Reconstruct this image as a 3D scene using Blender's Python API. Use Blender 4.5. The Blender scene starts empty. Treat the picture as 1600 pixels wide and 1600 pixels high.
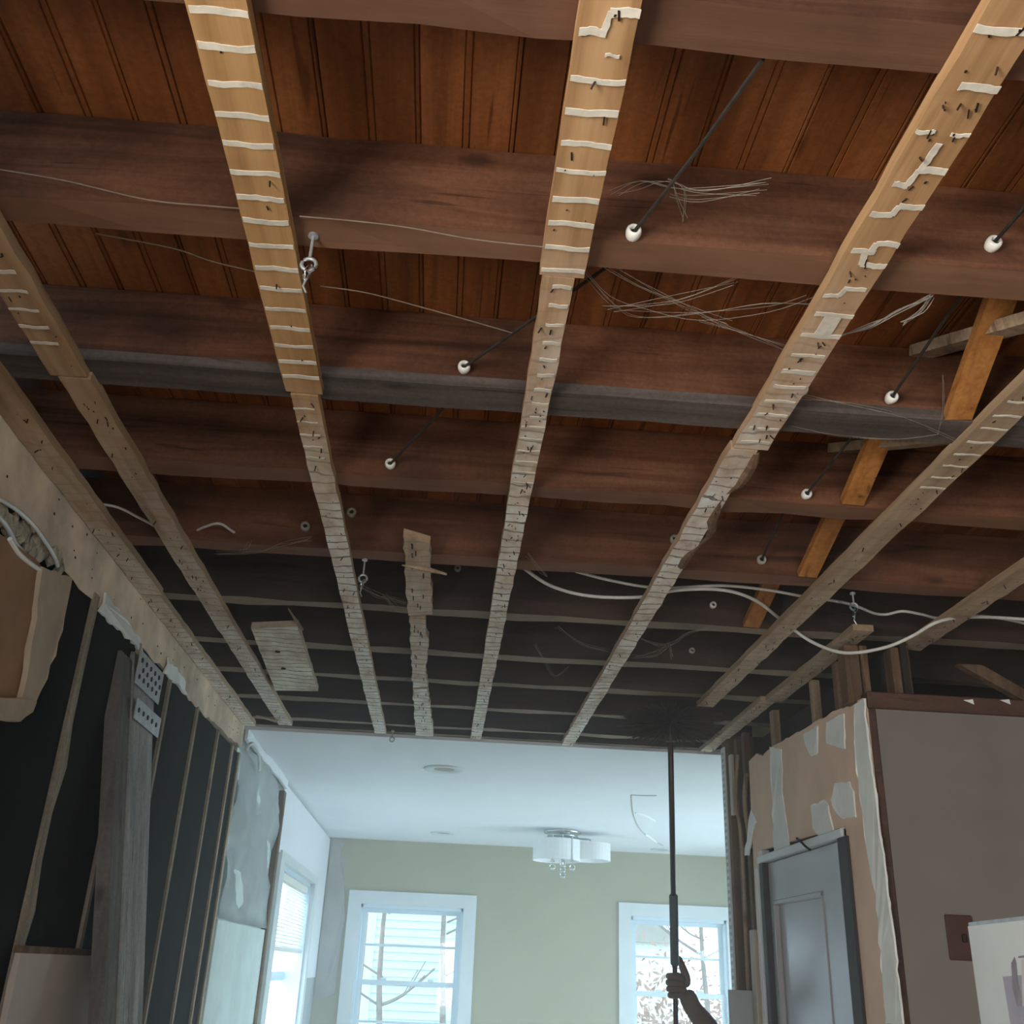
import bpy, bmesh, math, random
from mathutils import Vector, Matrix
import numpy as np
random.seed(7)
C = bpy.context.scene.collection
sc = bpy.context.scene
H = 1.6                       # eye height; builders use z measured from the eye

# ------------------------------------------------------------------ camera, world, exposure
FPX = 1575.0
def _n(v):
    v = np.array(v, float); return v / np.linalg.norm(v)
_dy = _n([(678-800)/FPX, -(1514-800)/FPX, -1])
_up = np.array([(946-800)/FPX, 3400/FPX, -1.0]); _up = _n(_up - _dy*_up.dot(_dy))
_dx = np.cross(_dy, _up)
ROT = np.stack([_dx, _dy, _up])
cam_d = bpy.data.cameras.new('camera'); cam = bpy.data.objects.new('camera', cam_d); C.objects.link(cam)
cam_d.sensor_fit = 'HORIZONTAL'; cam_d.sensor_width = 36.0; cam_d.lens = 36.0*FPX/1600.0
cam_d.clip_start = 0.05; cam_d.clip_end = 200
M = Matrix([list(map(float, r)) for r in ROT]).to_4x4(); M.translation = Vector((0, 0, H))
cam.matrix_world = M
sc.camera = cam
sc.view_settings.view_transform = 'Standard'; sc.view_settings.look = 'None'
sc.view_settings.gamma = 1.0; sc.view_settings.use_curve_mapping = False
sc.view_settings.exposure = 0.0

w = bpy.data.worlds.new('overcast'); sc.world = w; w.use_nodes = True
bg = w.node_tree.nodes['Background']; bg.inputs[0].default_value = (0.66, 0.87, 1.0, 1); bg.inputs[1].default_value = 4.0
sc.cycles.max_bounces = 10; sc.cycles.volume_bounces = 3; sc.cycles.diffuse_bounces = 5; sc.cycles.transparent_max_bounces = 12
sc.cycles.sample_clamp_indirect = 6.0
try:
    sc.cycles.use_denoising = True
except Exception: pass

def area(name, loc, direction, sx, sy, power, col, portal=False):
    d = bpy.data.lights.new(name, 'AREA'); d.shape = 'RECTANGLE'; d.size = sx; d.size_y = sy
    d.energy = power; d.color = col
    if portal: d.cycles.is_portal = True
    o = bpy.data.objects.new(name, d); C.objects.link(o)
    o.location = (loc[0], loc[1], loc[2]+H)
    o.rotation_euler = Vector(direction).to_track_quat('-Z', 'Y').to_euler()
    return o
# daylight entering by the windows, plus an added far side fill (outside each opening, pointing in)
area('daylight_left_near', (-1.32, -0.50, 0.05), (1, 0.40, 0.40), 0.85, 1.0, 84, (1.0, 0.93, 0.82))
area('daylight_back', (1.0, -3.55, -0.1), (0, 1, -0.7), 1.8, 1.4, 64, (1.0, 0.94, 0.86))
area('fill_far_side', (3.62, 7.0, -0.35), (-1, 0, -0.8), 2.6, 1.7, 96, (0.60, 0.83, 1.0))  # invented side source, added to brighten the far room
area('daylight_far_left', (-1.42, 7.4, -0.1), (1, 0, -0.5), 1.7, 1.3, 30, (0.62, 0.84, 1.0))
area('portal_far_a', (-0.215, 9.24, -0.125), (0, -1, 0), 0.88, 1.2, 1, (1, 1, 1), True)
area('portal_far_b', (2.065, 9.24, -0.125), (0, -1, 0), 0.84, 1.2, 1, (1, 1, 1), True)

# ------------------------------------------------------------------ pixel rays onto true planes
def ray(x, y): return ROT @ _n([(x-800)/FPX, -(y-800)/FPX, -1])
def onz(x, y, z): r = ray(x, y); return tuple(r*z/r[2])
def onx(x, y, X): r = ray(x, y); return tuple(r*X/r[0])
def ony(x, y, Y): r = ray(x, y); return tuple(r*Y/r[1])

# ------------------------------------------------------------------ object helpers
def B(): return bmesh.new()
def obj(name, bm, m, parent=None, smooth=False, kind=None, label=None):
    vs = [v.co for v in bm.verts]
    if parent is not None:
        org = Vector(parent['org'])
    else:
        xs = [v.x for v in vs]; ys = [v.y for v in vs]; zs = [v.z for v in vs]
        org = Vector(((min(xs)+max(xs))/2, (min(ys)+max(ys))/2, min(zs)))
    for v in bm.verts: v.co = v.co - org
    bmesh.ops.recalc_face_normals(bm, faces=bm.faces[:])
    me = bpy.data.meshes.new(name); bm.to_mesh(me); bm.free()
    if smooth:
        for p in me.polygons: p.use_smooth = True
    me.materials.append(m)
    o = bpy.data.objects.new(name, me); C.objects.link(o)
    if parent is not None:
        o.parent = parent
    else:
        o.location = (org.x, org.y, org.z + H)
    o['org'] = tuple(org)
    if kind: o['kind'] = kind
    if label: o['label'] = label
    return o
def thing(name, label, cat, loc, group=None):
    o = bpy.data.objects.new(name, None); C.objects.link(o); o.empty_display_size = 0.05
    o.location = (loc[0], loc[1], loc[2]+H); o['org'] = tuple(loc)
    o['label'] = label; o['category'] = cat
    if group: o['group'] = group
    return o
def tag(o, label, cat, group=None):
    o['label'] = label; o['category'] = cat
    if group: o['group'] = group
    return o
def struct(name, bm, m, smooth=False):
    return obj(name, bm, m, None, smooth, 'structure')

# ------------------------------------------------------------------ mesh helpers
def box(bm, x0, x1, y0, y1, z0, z1):
    vs = [bm.verts.new(p) for p in ((x0,y0,z0),(x1,y0,z0),(x1,y1,z0),(x0,y1,z0),(x0,y0,z1),(x1,y0,z1),(x1,y1,z1),(x0,y1,z1))]
    for f in ((0,3,2,1),(4,5,6,7),(0,1,5,4),(1,2,6,5),(2,3,7,6),(3,0,4,7)): bm.faces.new([vs[i] for i in f])
    return vs
def bbox(bm, x0, x1, y0, y1, z0, z1, b=0.003):
    t = bmesh.new(); box(t, x0, x1, y0, y1, z0, z1)
    bmesh.ops.bevel(t, geom=t.edges[:], offset=b, segments=1, affect='EDGES')
    me = bpy.data.meshes.new('t'); t.to_mesh(me); t.free(); bm.from_mesh(me); bpy.data.meshes.remove(me)
def prism(bm, pts, off):
    """polygon pts (3D) extruded by the vector off"""
    a = [bm.verts.new(p) for p in pts]; o = Vector(off)
    b = [bm.verts.new(Vector(p)+o) for p in pts]
    bm.faces.new(a); bm.faces.new(b[::-1])
    n = len(a)
    for i in range(n): bm.faces.new([a[i], b[i], b[(i+1) % n], a[(i+1) % n]])
def ragged(pts, step=0.03, j=0.006, rnd=random):
    out = []
    n = len(pts)
    for i in range(n):
        p, q = Vector(pts[i]), Vector(pts[(i+1) % n]); k = max(1, int((q-p).length/step))
        for t in range(k):
            v = p.lerp(q, t/k)
            if 0 < t: v = v + Vector([rnd.uniform(-j, j) for _ in range(len(v))])
            out.append(tuple(v))
    return out
def tube(bm, pts, r, n=8, closed=False, radii=None):
    pts = [Vector(p) for p in pts]; rings = []
    for i, p in enumerate(pts):
        if closed: d = pts[(i+1) % len(pts)] - pts[i-1]
        else: d = (pts[min(i+1, len(pts)-1)] - pts[max(i-1, 0)])
        d.normalize(); a = Vector((0, 0, 1)) if abs(d.z) < 0.9 else Vector((1, 0, 0))
        u = d.cross(a).normalized(); v = d.cross(u)
        rr = radii[i] if radii else r
        rings.append([bm.verts.new(p + rr*(math.cos(2*math.pi*k/n)*u + math.sin(2*math.pi*k/n)*v)) for k in range(n)])
    m = len(rings)
    for i in range(m if closed else m-1):
        a, b = rings[i], rings[(i+1) % m]
        for k in range(n): bm.faces.new([a[k], a[(k+1) % n], b[(k+1) % n], b[k]])
    if not closed:
        bm.faces.new(rings[0][::-1]); bm.faces.new(rings[-1])
def smooth_path(pts, sub=6):
    pts = [Vector(p) for p in pts]; out = []
    for i in range(len(pts)-1):
        p0, p1, p2, p3 = pts[max(i-1, 0)], pts[i], pts[i+1], pts[min(i+2, len(pts)-1)]
        for k in range(sub):
            t = k/sub
            out.append(0.5*((2*p1)+(p2-p0)*t+(2*p0-5*p1+4*p2-p3)*t*t+(-p0+3*p1-3*p2+p3)*t**3))
    out.append(pts[-1]); return out
def lathe(bm, prof, c, axis=(0, 0, 1), n=16, cap=True):
    ax = Vector(axis).normalized(); a = Vector((1, 0, 0)) if abs(ax.x) < 0.9 else Vector((0, 1, 0))
    u = ax.cross(a).normalized(); v = ax.cross(u); c = Vector(c); rings = []
    for r, h in prof:
        rings.append([bm.verts.new(c + ax*h + max(r, 1e-4)*(math.cos(2*math.pi*k/n)*u + math.sin(2*math.pi*k/n)*v)) for k in range(n)])
    for i in range(len(rings)-1):
        for k in range(n): bm.faces.new([rings[i][k], rings[i][(k+1) % n], rings[i+1][(k+1) % n], rings[i+1][k]])
    if cap: bm.faces.new(rings[0][::-1]); bm.faces.new(rings[-1])
def rough_beam(bm, axis, a0, a1, p0, p1, q0, q1, step=0.12, j=0.003, seed=0):
    """a beam along axis 'x' or 'y' with slightly uneven arrises; p = other horizontal, q = z"""
    r = random.Random(seed); n = max(2, int(abs(a1-a0)/step)); rings = []
    for i in range(n+1):
        a = a0+(a1-a0)*i/n; ring = []
        for p, q in ((p0, q0), (p1, q0), (p1, q1), (p0, q1)):
            pp = p+r.uniform(-j, j); qq = q+(r.uniform(-j, j) if q == q0 else 0)
            ring.append(bm.verts.new((a, pp, qq) if axis == 'x' else (pp, a, qq)))
        rings.append(ring)
    for i in range(n):
        for k in range(4): bm.faces.new([rings[i][k], rings[i][(k+1) % 4], rings[i+1][(k+1) % 4], rings[i+1][k]])
    bm.faces.new(rings[0][::-1]); bm.faces.new(rings[-1])

# ------------------------------------------------------------------ materials
def base_mat(name, rough=0.8, spec=0.3, metal=0.0):
    m = bpy.data.materials.new(name); m.use_nodes = True
    nt = m.node_tree; p = nt.nodes['Principled BSDF']
    p.inputs['Roughness'].default_value = rough; p.inputs['Specular IOR Level'].default_value = spec
    p.inputs['Metallic'].default_value = metal
    return m, nt, p
def ramp(nt, src, stops):
    r = nt.nodes.new('ShaderNodeValToRGB'); e = r.color_ramp.elements
    e[0].position, e[0].color = stops[0][0], (*stops[0][1], 1)
    e[1].position, e[1].color = stops[-1][0], (*stops[-1][1], 1)
    for pos, col in stops[1:-1]:
        x = e.new(pos); x.color = (*col, 1)
    nt.links.new(src, r.inputs[0]); return r.outputs[0]
def math_n(nt, op, a, b=None, c=None):
    n = nt.nodes.new('ShaderNodeMath'); n.operation = op
    for i, v in enumerate((a, b, c)):
        if v is None: continue
        if isinstance(v, (int, float)): n.inputs[i].default_value = v
        else: nt.links.new(v, n.inputs[i])
    return n.outputs[0]
def mixc(nt, f, a, b, mode='MIX'):
    n = nt.nodes.new('ShaderNodeMix'); n.data_type = 'RGBA'; n.blend_type = mode
    for i, v in ((0, f), (6, a), (7, b)):
        if isinstance(v, (int, float)): n.inputs[i].default_value = v
        elif isinstance(v, tuple): n.inputs[i].default_value = (*v, 1)
        else: nt.links.new(v, n.inputs[i])
    return n.outputs[2]
def coords(nt, scale, rnd=True):
    tc = nt.nodes.new('ShaderNodeTexCoord'); mp = nt.nodes.new('ShaderNodeMapping')
    mp.inputs['Scale'].default_value = scale; nt.links.new(tc.outputs['Object'], mp.inputs['Vector'])
    if rnd:
        oi = nt.nodes.new('ShaderNodeObjectInfo'); mu = math_n(nt, 'MULTIPLY', oi.outputs['Random'], 37.0)
        cb = nt.nodes.new('ShaderNodeCombineXYZ')
        for i in range(3): nt.links.new(mu, cb.inputs[i])
        nt.links.new(cb.outputs[0], mp.inputs['Location']); return mp.outputs[0], oi.outputs['Random']
    return mp.outputs[0], None
def noise(nt, vec, scale, detail=4, rough=0.55, dist=0.0):
    n = nt.nodes.new('ShaderNodeTexNoise'); n.inputs['Scale'].default_value = scale; n.inputs['Detail'].default_value = detail
    n.inputs['Roughness'].default_value = rough; n.inputs['Distortion'].default_value = dist
    nt.links.new(vec, n.inputs['Vector']); return n.outputs[0]
def bump(nt, p, h, s=0.3, d=0.01):
    b = nt.nodes.new('ShaderNodeBump'); b.inputs['Strength'].default_value = s; b.inputs['Distance'].default_value = d
    nt.links.new(h, b.inputs['Height']); nt.links.new(b.outputs[0], p.inputs['Normal'])
def wood(name, axis, dark, mid, light, rough=0.75, grain=26, vary=0.25, blotch=0.5, bstr=0.25, under=None):
    m, nt, p = base_mat(name, rough)
    s = [grain]*3; s['xyz'.index(axis)] = grain*0.05
    v, rn = coords(nt, s); g = noise(nt, v, 1.0, 6, 0.6, 0.6)
    col = ramp(nt, g, [(0.25, dark), (0.5, mid), (0.78, light)])
    v2, _ = coords(nt, (3, 3, 3)); b = noise(nt, v2, 1.0, 4, 0.6)
    col = mixc(nt, blotch, col, ramp(nt, b, [(0.3, (0.36, 0.34, 0.33)), (0.64, (1.22, 1.17, 1.12))]), 'MULTIPLY')
    v5, _ = coords(nt, (90, 90, 90)); fg = noise(nt, v5, 1.0, 3, 0.7)
    col = mixc(nt, 0.55, col, ramp(nt, fg, [(0.3, (0.62, 0.6, 0.58)), (0.7, (1.25, 1.22, 1.2))]), 'MULTIPLY')
    s6 = [38]*3; s6['xyz'.index(axis)] = 2.2; v6, _ = coords(nt, s6); ck = noise(nt, v6, 1.0, 2, 0.4, 1.2)
    col = mixc(nt, 0.75, col, ramp(nt, ck, [(0.27, (0.35, 0.3, 0.28)), (0.33, (1, 1, 1))]), 'MULTIPLY')
    if vary:
        k = math_n(nt, 'MULTIPLY_ADD', rn, vary, 1.0-vary/2); cb = nt.nodes.new('ShaderNodeCombineColor')
        for i in range(3): nt.links.new(k, cb.inputs[i])
        col = mixc(nt, 1.0, col, cb.outputs[0], 'MULTIPLY')
    # knots
    vo = nt.nodes.new('ShaderNodeTexVoronoi'); sk = [7]*3; sk['xyz'.index(axis)] = 3.2
    v3, _ = coords(nt, sk); vo.inputs['Scale'].default_value = 1.0; nt.links.new(v3, vo.inputs['Vector'])
    kn = ramp(nt, vo.outputs['Distance'], [(0.05, (0.35, 0.3, 0.27)), (0.13, (1, 1, 1))])
    col = mixc(nt, 0.8, col, kn, 'MULTIPLY')
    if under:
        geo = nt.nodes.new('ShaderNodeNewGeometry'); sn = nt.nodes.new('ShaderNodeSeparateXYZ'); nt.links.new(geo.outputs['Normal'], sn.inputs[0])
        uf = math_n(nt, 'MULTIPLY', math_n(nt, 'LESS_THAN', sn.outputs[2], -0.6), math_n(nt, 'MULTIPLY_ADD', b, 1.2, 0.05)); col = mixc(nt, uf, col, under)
    nt.links.new(col, p.inputs['Base Color']); bump(nt, p, g, bstr, 0.006)
    return m
def plain(name, col, rough=0.7, var=0.12, scale=9, spec=0.3, metal=0.0, bstr=0.05, stretch=(1, 1, 1)):
    m, nt, p = base_mat(name, rough, spec, metal)
    v, _ = coords(nt, tuple(scale*s for s in stretch)); n = noise(nt, v, 1.0, 5, 0.6)
    lo = tuple(c*(1-var) for c in col); hi = tuple(min(1, c*(1+var)) for c in col)
    nt.links.new(ramp(nt, n, [(0.3, lo), (0.7, hi)]), p.inputs['Base Color'])
    if bstr: bump(nt, p, n, bstr, 0.01)
    return m
def strip_mat(name, tan_d, tan_m, tan_l, y_start, y_full, chalk=(0.88, 0.79, 0.70)):
    """furring strip: bare tan wood, chalky with dried plaster further along, dark lath lines across it"""
    m, nt, p = base_mat(name, 0.85, 0.2)
    v, rn = coords(nt, (30, 1.6, 30)); g = noise(nt, v, 1.0, 6, 0.6, 0.5)
    col = ramp(nt, g, [(0.25, tan_d), (0.5, tan_m), (0.78, tan_l)])
    geo = nt.nodes.new('ShaderNodeNewGeometry'); sx = nt.nodes.new('ShaderNodeSeparateXYZ'); nt.links.new(geo.outputs['Position'], sx.inputs[0])
    y = sx.outputs[1]
    v2, _ = coords(nt, (14, 7, 14)); b = noise(nt, v2, 1.0, 5, 0.65)
    sn = nt.nodes.new('ShaderNodeSeparateXYZ'); nt.links.new(geo.outputs['Normal'], sn.inputs[0]); und = math_n(nt, 'LESS_THAN', sn.outputs[2], -0.5)
    f = nt.nodes.new('ShaderNodeMapRange'); f.inputs['From Min'].default_value = y_start; f.inputs['From Max'].default_value = y_full
    nt.links.new(y, f.inputs['Value'])
    fb = math_n(nt, 'MULTIPLY', f.outputs[0], math_n(nt, 'MULTIPLY_ADD', b, 1.6, 0.0)); fb = math_n(nt, 'MULTIPLY', math_n(nt, 'MINIMUM', fb, 0.95), math_n(nt, 'MULTIPLY_ADD', und, 0.75, 0.25))
    ck = ramp(nt, b, [(0.28, tuple(c*0.6 for c in chalk)), (0.42, tuple(c*0.95 for c in chalk)), (0.7, tuple(min(0.92, c*1.25) for c in chalk))])
    col = mixc(nt, fb, col, ck)
    v3, _ = coords(nt, (9, 9, 9)); b3 = noise(nt, v3, 1.0, 3, 0.5)
    fr = math_n(nt, 'FRACT', math_n(nt, 'ADD', math_n(nt, 'DIVIDE', y, 0.052), math_n(nt, 'MULTIPLY', b3, 1.6)))
    ln = math_n(nt, 'MULTIPLY', math_n(nt, 'LESS_THAN', fr, 0.15), und)
    lf = math_n(nt, 'MULTIPLY', math_n(nt, 'MULTIPLY', ln, f.outputs[0]), math_n(nt, 'MULTIPLY_ADD', b, 1.3, 0.05))
    col = mixc(nt, math_n(nt, 'MINIMUM', lf, 0.85), col, (0.10, 0.075, 0.055))
    nt.links.new(col, p.inputs['Base Color']); bump(nt, p, g, 0.2, 0.004)
    return m

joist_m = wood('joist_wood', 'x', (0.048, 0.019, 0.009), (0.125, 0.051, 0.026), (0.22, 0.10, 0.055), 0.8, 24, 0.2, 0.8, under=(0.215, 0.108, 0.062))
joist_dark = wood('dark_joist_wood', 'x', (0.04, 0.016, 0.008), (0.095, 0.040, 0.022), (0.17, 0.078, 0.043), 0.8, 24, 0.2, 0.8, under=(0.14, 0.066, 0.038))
joist_far = wood('far_joist_wood', 'x', (0.022, 0.015, 0.012), (0.045, 0.028, 0.022), (0.075, 0.048, 0.038), 0.85, 24, 0.2, 0.6, under=(0.34, 0.27, 0.20))  # darker, greyer wood for the far joists, paler underneath
joist_grey = wood('stained_joist_wood', 'x', (0.045, 0.036, 0.033), (0.10, 0.08, 0.072), (0.16, 0.13, 0.12), 0.8, 24, 0.1)
deck_m = wood('deck_wood', 'y', (0.115, 0.036, 0.011), (0.205, 0.070, 0.022), (0.31, 0.118, 0.042), 0.5, 22, 0.3, 0.35, 0.12)
strip_a = strip_mat('strip_wood_tan', (0.27, 0.14, 0.055), (0.42, 0.235, 0.10), (0.54, 0.33, 0.16), 1.65, 2.3)
strip_b = strip_mat('strip_wood_spotted', (0.25, 0.13, 0.055), (0.42, 0.24, 0.115), (0.54, 0.34, 0.18), 1.15, 2.2)
strip_l = strip_mat('strip_wood_dusty', (0.22, 0.125, 0.06), (0.38, 0.235, 0.13), (0.48, 0.33, 0.2), 1.6, 4.2)
strip_r = strip_mat('strip_wood_grey', (0.21, 0.13, 0.075), (0.34, 0.23, 0.14), (0.43, 0.31, 0.2), 1.2, 6.0, (0.72, 0.60, 0.50))
orange_m = wood('bridging_wood', 'y', (0.20, 0.075, 0.018), (0.36, 0.15, 0.04), (0.46, 0.22, 0.07), 0.7, 30, 0.2, 0.3)
pale_stud = wood('dusty_stud_wood', 'z', (0.22, 0.185, 0.14), (0.38, 0.33, 0.26), (0.5, 0.44, 0.36), 0.9, 26, 0.3)
stud_m = wood('stud_wood', 'z', (0.16, 0.11, 0.07), (0.32, 0.235, 0.16), (0.44, 0.34, 0.24), 0.85, 26, 0.3)
darkstud_m = wood('old_stud_wood', 'z', (0.08, 0.05, 0.033), (0.17, 0.105, 0.065), (0.25, 0.17, 0.115), 0.85, 26, 0.35)
post_m = wood('weathered_post_wood', 'z', (0.22, 0.225, 0.225), (0.36, 0.365, 0.365), (0.5, 0.5, 0.5), 0.8, 26, 0.2)
plaster_m = plain('plaster_ridge', (0.64, 0.58, 0.49), 0.9, 0.2, 30)
side_m = wood('dull_board_wood', 'z', (0.10, 0.095, 0.09), (0.16, 0.155, 0.15), (0.22, 0.215, 0.21), 0.85, 26, 0.1)
trim_dark = wood('dark_trim_wood', 'x', (0.05, 0.026, 0.018), (0.09, 0.046, 0.032), (0.13, 0.07, 0.05), 0.6, 22, 0.1)
nail_m = plain('rusty_nail', (0.035, 0.022, 0.016), 0.6, 0.3, 60, 0.4, 0.4)
header_m = plain('header_board_plaster', (0.70, 0.56, 0.43), 0.9, 0.38, 5, 0.2, 0, 0.3)
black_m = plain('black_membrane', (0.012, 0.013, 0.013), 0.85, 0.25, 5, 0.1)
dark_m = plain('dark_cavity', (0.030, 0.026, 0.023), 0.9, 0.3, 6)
brown_wall = plain('taupe_paint', (0.215, 0.188, 0.165), 0.8, 0.07, 5, 0.2)
pink_m = plain('bare_drywall_pink', (0.76, 0.56, 0.43), 0.9, 0.12, 4, 0.2)
mud_m = plain('joint_compound', (0.82, 0.84, 0.81), 0.9, 0.10, 9, 0.2)
beige_m = plain('beige_drywall', (0.54, 0.47, 0.42), 0.9, 0.08, 4, 0.2)
white_ceil = plain('white_ceiling_paint', (0.79, 0.82, 0.86), 0.9, 0.03, 3, 0.2, 0, 0.02)
yellow_m = plain('pale_yellow_paint', (0.36, 0.335, 0.215), 0.85, 0.04, 3, 0.2, 0, 0.02)
grey_plast = plain('bare_grey_plaster', (0.36, 0.34, 0.32), 0.9, 0.12, 6, 0.2)
white_trim = plain('white_trim_paint', (0.66, 0.70, 0.72), 0.5, 0.03, 5, 0.4, 0, 0.02)
vinyl_m = plain('window_vinyl', (0.62, 0.72, 0.80), 0.4, 0.03, 5, 0.4, 0, 0.02)
foil_m = plain('silver_sheeting', (0.72, 0.76, 0.77), 0.35, 0.12, 6, 0.5, 0.0, 0.15)
foam_m = plain('pale_green_board', (0.66, 0.76, 0.73), 0.6, 0.1, 5, 0.4, 0, 0.1)
door_m = plain('grey_door_paint', (0.40, 0.39, 0.41), 0.22, 0.05, 4, 0.5, 0, 0.04)
casing_dk = plain('dark_casing', (0.05, 0.045, 0.047), 0.6, 0.2, 6, 0.2)
porc_m = plain('porcelain', (0.78, 0.75, 0.69), 0.25, 0.1, 40, 0.5)
porc_d = plain('dusty_porcelain', (0.36, 0.33, 0.29), 0.6, 0.3, 60)
wire_m = plain('black_cloth_wire', (0.03, 0.024, 0.02), 0.8, 0.3, 60)
cable_m = plain('white_cable_jacket', (0.62, 0.60, 0.56), 0.5, 0.1, 30)
metal_m = plain('galvanised_steel', (0.50, 0.51, 0.52), 0.45, 0.15, 40, 0.5, 0.6)
chrome_m = plain('chrome', (0.75, 0.77, 0.78), 0.12, 0.05, 20, 0.5, 1.0)
shade_m = plain('white_fabric_shade', (0.80, 0.80, 0.80), 0.9, 0.05, 40)
web_m = plain('cobweb', (0.27, 0.235, 0.20), 1.0, 0.2, 40)
thread_m = plain('dusty_thread', (0.20, 0.15, 0.11), 1.0, 0.2, 40)
scrap_m = plain('torn_drywall_paper', (0.33, 0.20, 0.12), 0.9, 0.2, 6)
flap_m = plain('drywall_flap', (0.46, 0.37, 0.28), 0.9, 0.2, 7)
fluff_m = plain('insulation_fluff', (0.42, 0.38, 0.30), 1.0, 0.5, 25, 0.1, 0, 0.6)
plate_m = plain('brown_plastic', (0.075, 0.03, 0.025), 0.45, 0.1, 20, 0.4)
floor_m = wood('floor_boards', 'y', (0.48, 0.43, 0.37), (0.62, 0.57, 0.50), (0.70, 0.65, 0.58), 0.7, 20, 0.2)
pole_m = plain('dark_pole', (0.05, 0.035, 0.035), 0.4, 0.1, 20, 0.4)
grip_m = plain('grey_grip', (0.09, 0.12, 0.14), 0.6, 0.1, 20)
bristle_m = plain('duster_bristle', (0.05, 0.04, 0.035), 0.9, 0.3, 30)
skin_m = plain('skin', (0.15, 0.095, 0.075), 0.55, 0.08, 20)
sleeve_m = plain('dark_sleeve', (0.03, 0.035, 0.04), 0.9, 0.2, 20)
poster_m = plain('poster_paper', (0.70, 0.74, 0.74), 0.6, 0.06, 4)
print_a = plain('print_lavender', (0.42, 0.42, 0.50), 0.7, 0.12, 12)
print_b = plain('print_grey', (0.30, 0.28, 0.32), 0.7, 0.25, 25)
print_c = plain('print_pale', (0.62, 0.58, 0.60), 0.7, 0.1, 25)
board_grey = plain('grey_board', (0.36, 0.39, 0.40), 0.6, 0.05, 6)
siding_m = plain('pale_siding', (0.60, 0.72, 0.73), 0.7, 0.04, 3)
brick_m = plain('brick_red', (0.45, 0.27, 0.2), 0.9, 0.2, 8)
bark_m = plain('bark', (0.24, 0.2, 0.18), 0.9, 0.3, 14)
grass_m = plain('lawn', (0.30, 0.32, 0.20), 0.95, 0.3, 3)
leaf_m = plain('autumn_leaf', (0.42, 0.24, 0.18), 0.9, 0.3, 9)
blind_m = plain('white_blind', (0.82, 0.80, 0.76), 0.6, 0.03, 9)
def glass_mat(name, tint, fac):
    m = bpy.data.materials.new(name); m.use_nodes = True; nt = m.node_tree; nt.nodes.clear()
    o = nt.nodes.new('ShaderNodeOutputMaterial'); t = nt.nodes.new('ShaderNodeBsdfTransparent'); g = nt.nodes.new('ShaderNodeBsdfGlossy')
    mx = nt.nodes.new('ShaderNodeMixShader'); t.inputs[0].default_value = (*tint, 1); g.inputs['Roughness'].default_value = 0.02
    mx.inputs[0].default_value = fac
    nt.links.new(t.outputs[0], mx.inputs[1]); nt.links.new(g.outputs[0], mx.inputs[2]); nt.links.new(mx.outputs[0], o.inputs[0]); return m
pane_m = glass_mat('window_glass', (0.97, 0.99, 1.0), 0.06)
crystal_m = bpy.data.materials.new('crystal'); crystal_m.use_nodes = True
_p = crystal_m.node_tree.nodes['Principled BSDF']; _p.inputs['Transmission Weight'].default_value = 1.0; _p.inputs['Roughness'].default_value = 0.03; _p.inputs['IOR'].default_value = 1.5

XL, XR = -0.965, 1.25
YE = 4.87                      # where the finished white ceiling begins
# ================================================================== SETTING
bm = B(); box(bm, -1.3, 3.5, -3.4, 9.4, -1.7, -1.6); struct('floor', bm, floor_m)
# boarded ceiling above the joists: a slab with each beaded board a piece
bm = B(); box(bm, -1.3, 2.75, -3.4, YE+0.05, 1.205, 1.26); ceil = struct('ceiling', bm, trim_dark)
W_ = 0.147
def beaded_board():
    b = B(); prof = [(0.0, 0.005), (0.0025, 0.0), (0.064, 0.0), (0.0658, 0.003), (0.0676, 0.0), (0.0745, 0.0), (0.0763, 0.003), (0.0781, 0.0), (0.138, 0.0), (0.140, 0.003), (0.142, 0.0), (0.1455, 0.001), (0.147, 0.005), (0.147, 0.018), (0.0, 0.018)]
    lo = [b.verts.new((x, -3.3, z)) for x, z in prof]; hi = [b.verts.new((x, YE, z)) for x, z in prof]
    n = len(prof)
    for i in range(n): b.faces.new([lo[i], lo[(i+1) % n], hi[(i+1) % n], hi[i]])
    b.faces.new(lo[::-1]); b.faces.new(hi)
    bmesh.ops.recalc_face_normals(b, faces=b.faces[:])
    me = bpy.data.meshes.new('board'); b.to_mesh(me); b.free(); me.materials.append(deck_m); return me
bme = beaded_board(); org = Vector(ceil['org'])
x = 0.336-9*W_
while x < 2.7:
    o = bpy.data.objects.new('board', bme); C.objects.link(o); o.parent = ceil
    o.location = (x-org.x, -org.y, 1.185+random.uniform(0, 0.0025)-org.z); x += W_
# finished far-room ceiling
bm = B(); box(bm, -1.0, 3.32, YE-0.001, 9.25, 1.0, 1.016); fc = struct('ceiling.001', bm, white_ceil)
for nm, pts in (('ceiling_crack', [(985, 1242), (1005, 1243), (1026, 1243)]), ('ceiling_crack', [(986, 1243), (990, 1275), (1002, 1298), (1022, 1314), (1036, 1321)])):
    b = B(); tube(b, smooth_path([onz(px, py, 0.9985) for px, py in pts]), 0.003, 6); obj(nm, b, grey_plast, fc, label='thin dark curved crack in the white ceiling')
for pts in ([(993, 1270), (1008, 1274), (1023, 1283)], [(1008, 1304), (1016, 1309), (1026, 1317)]):
    b = B(); tube(b, smooth_path([onz(px, py, 0.995) for px, py in pts]), 0.008, 6, radii=None); obj('torn_paper_tail', b, mud_m, fc)

bm = B(); box(bm, -1.3, 3.6, YE-0.02, 9.5, 1.19, 1.26); struct('ceiling_leak_cover', bm, trim_dark)  # unseen slab over the far room, added to stop sky light leaking in
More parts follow.
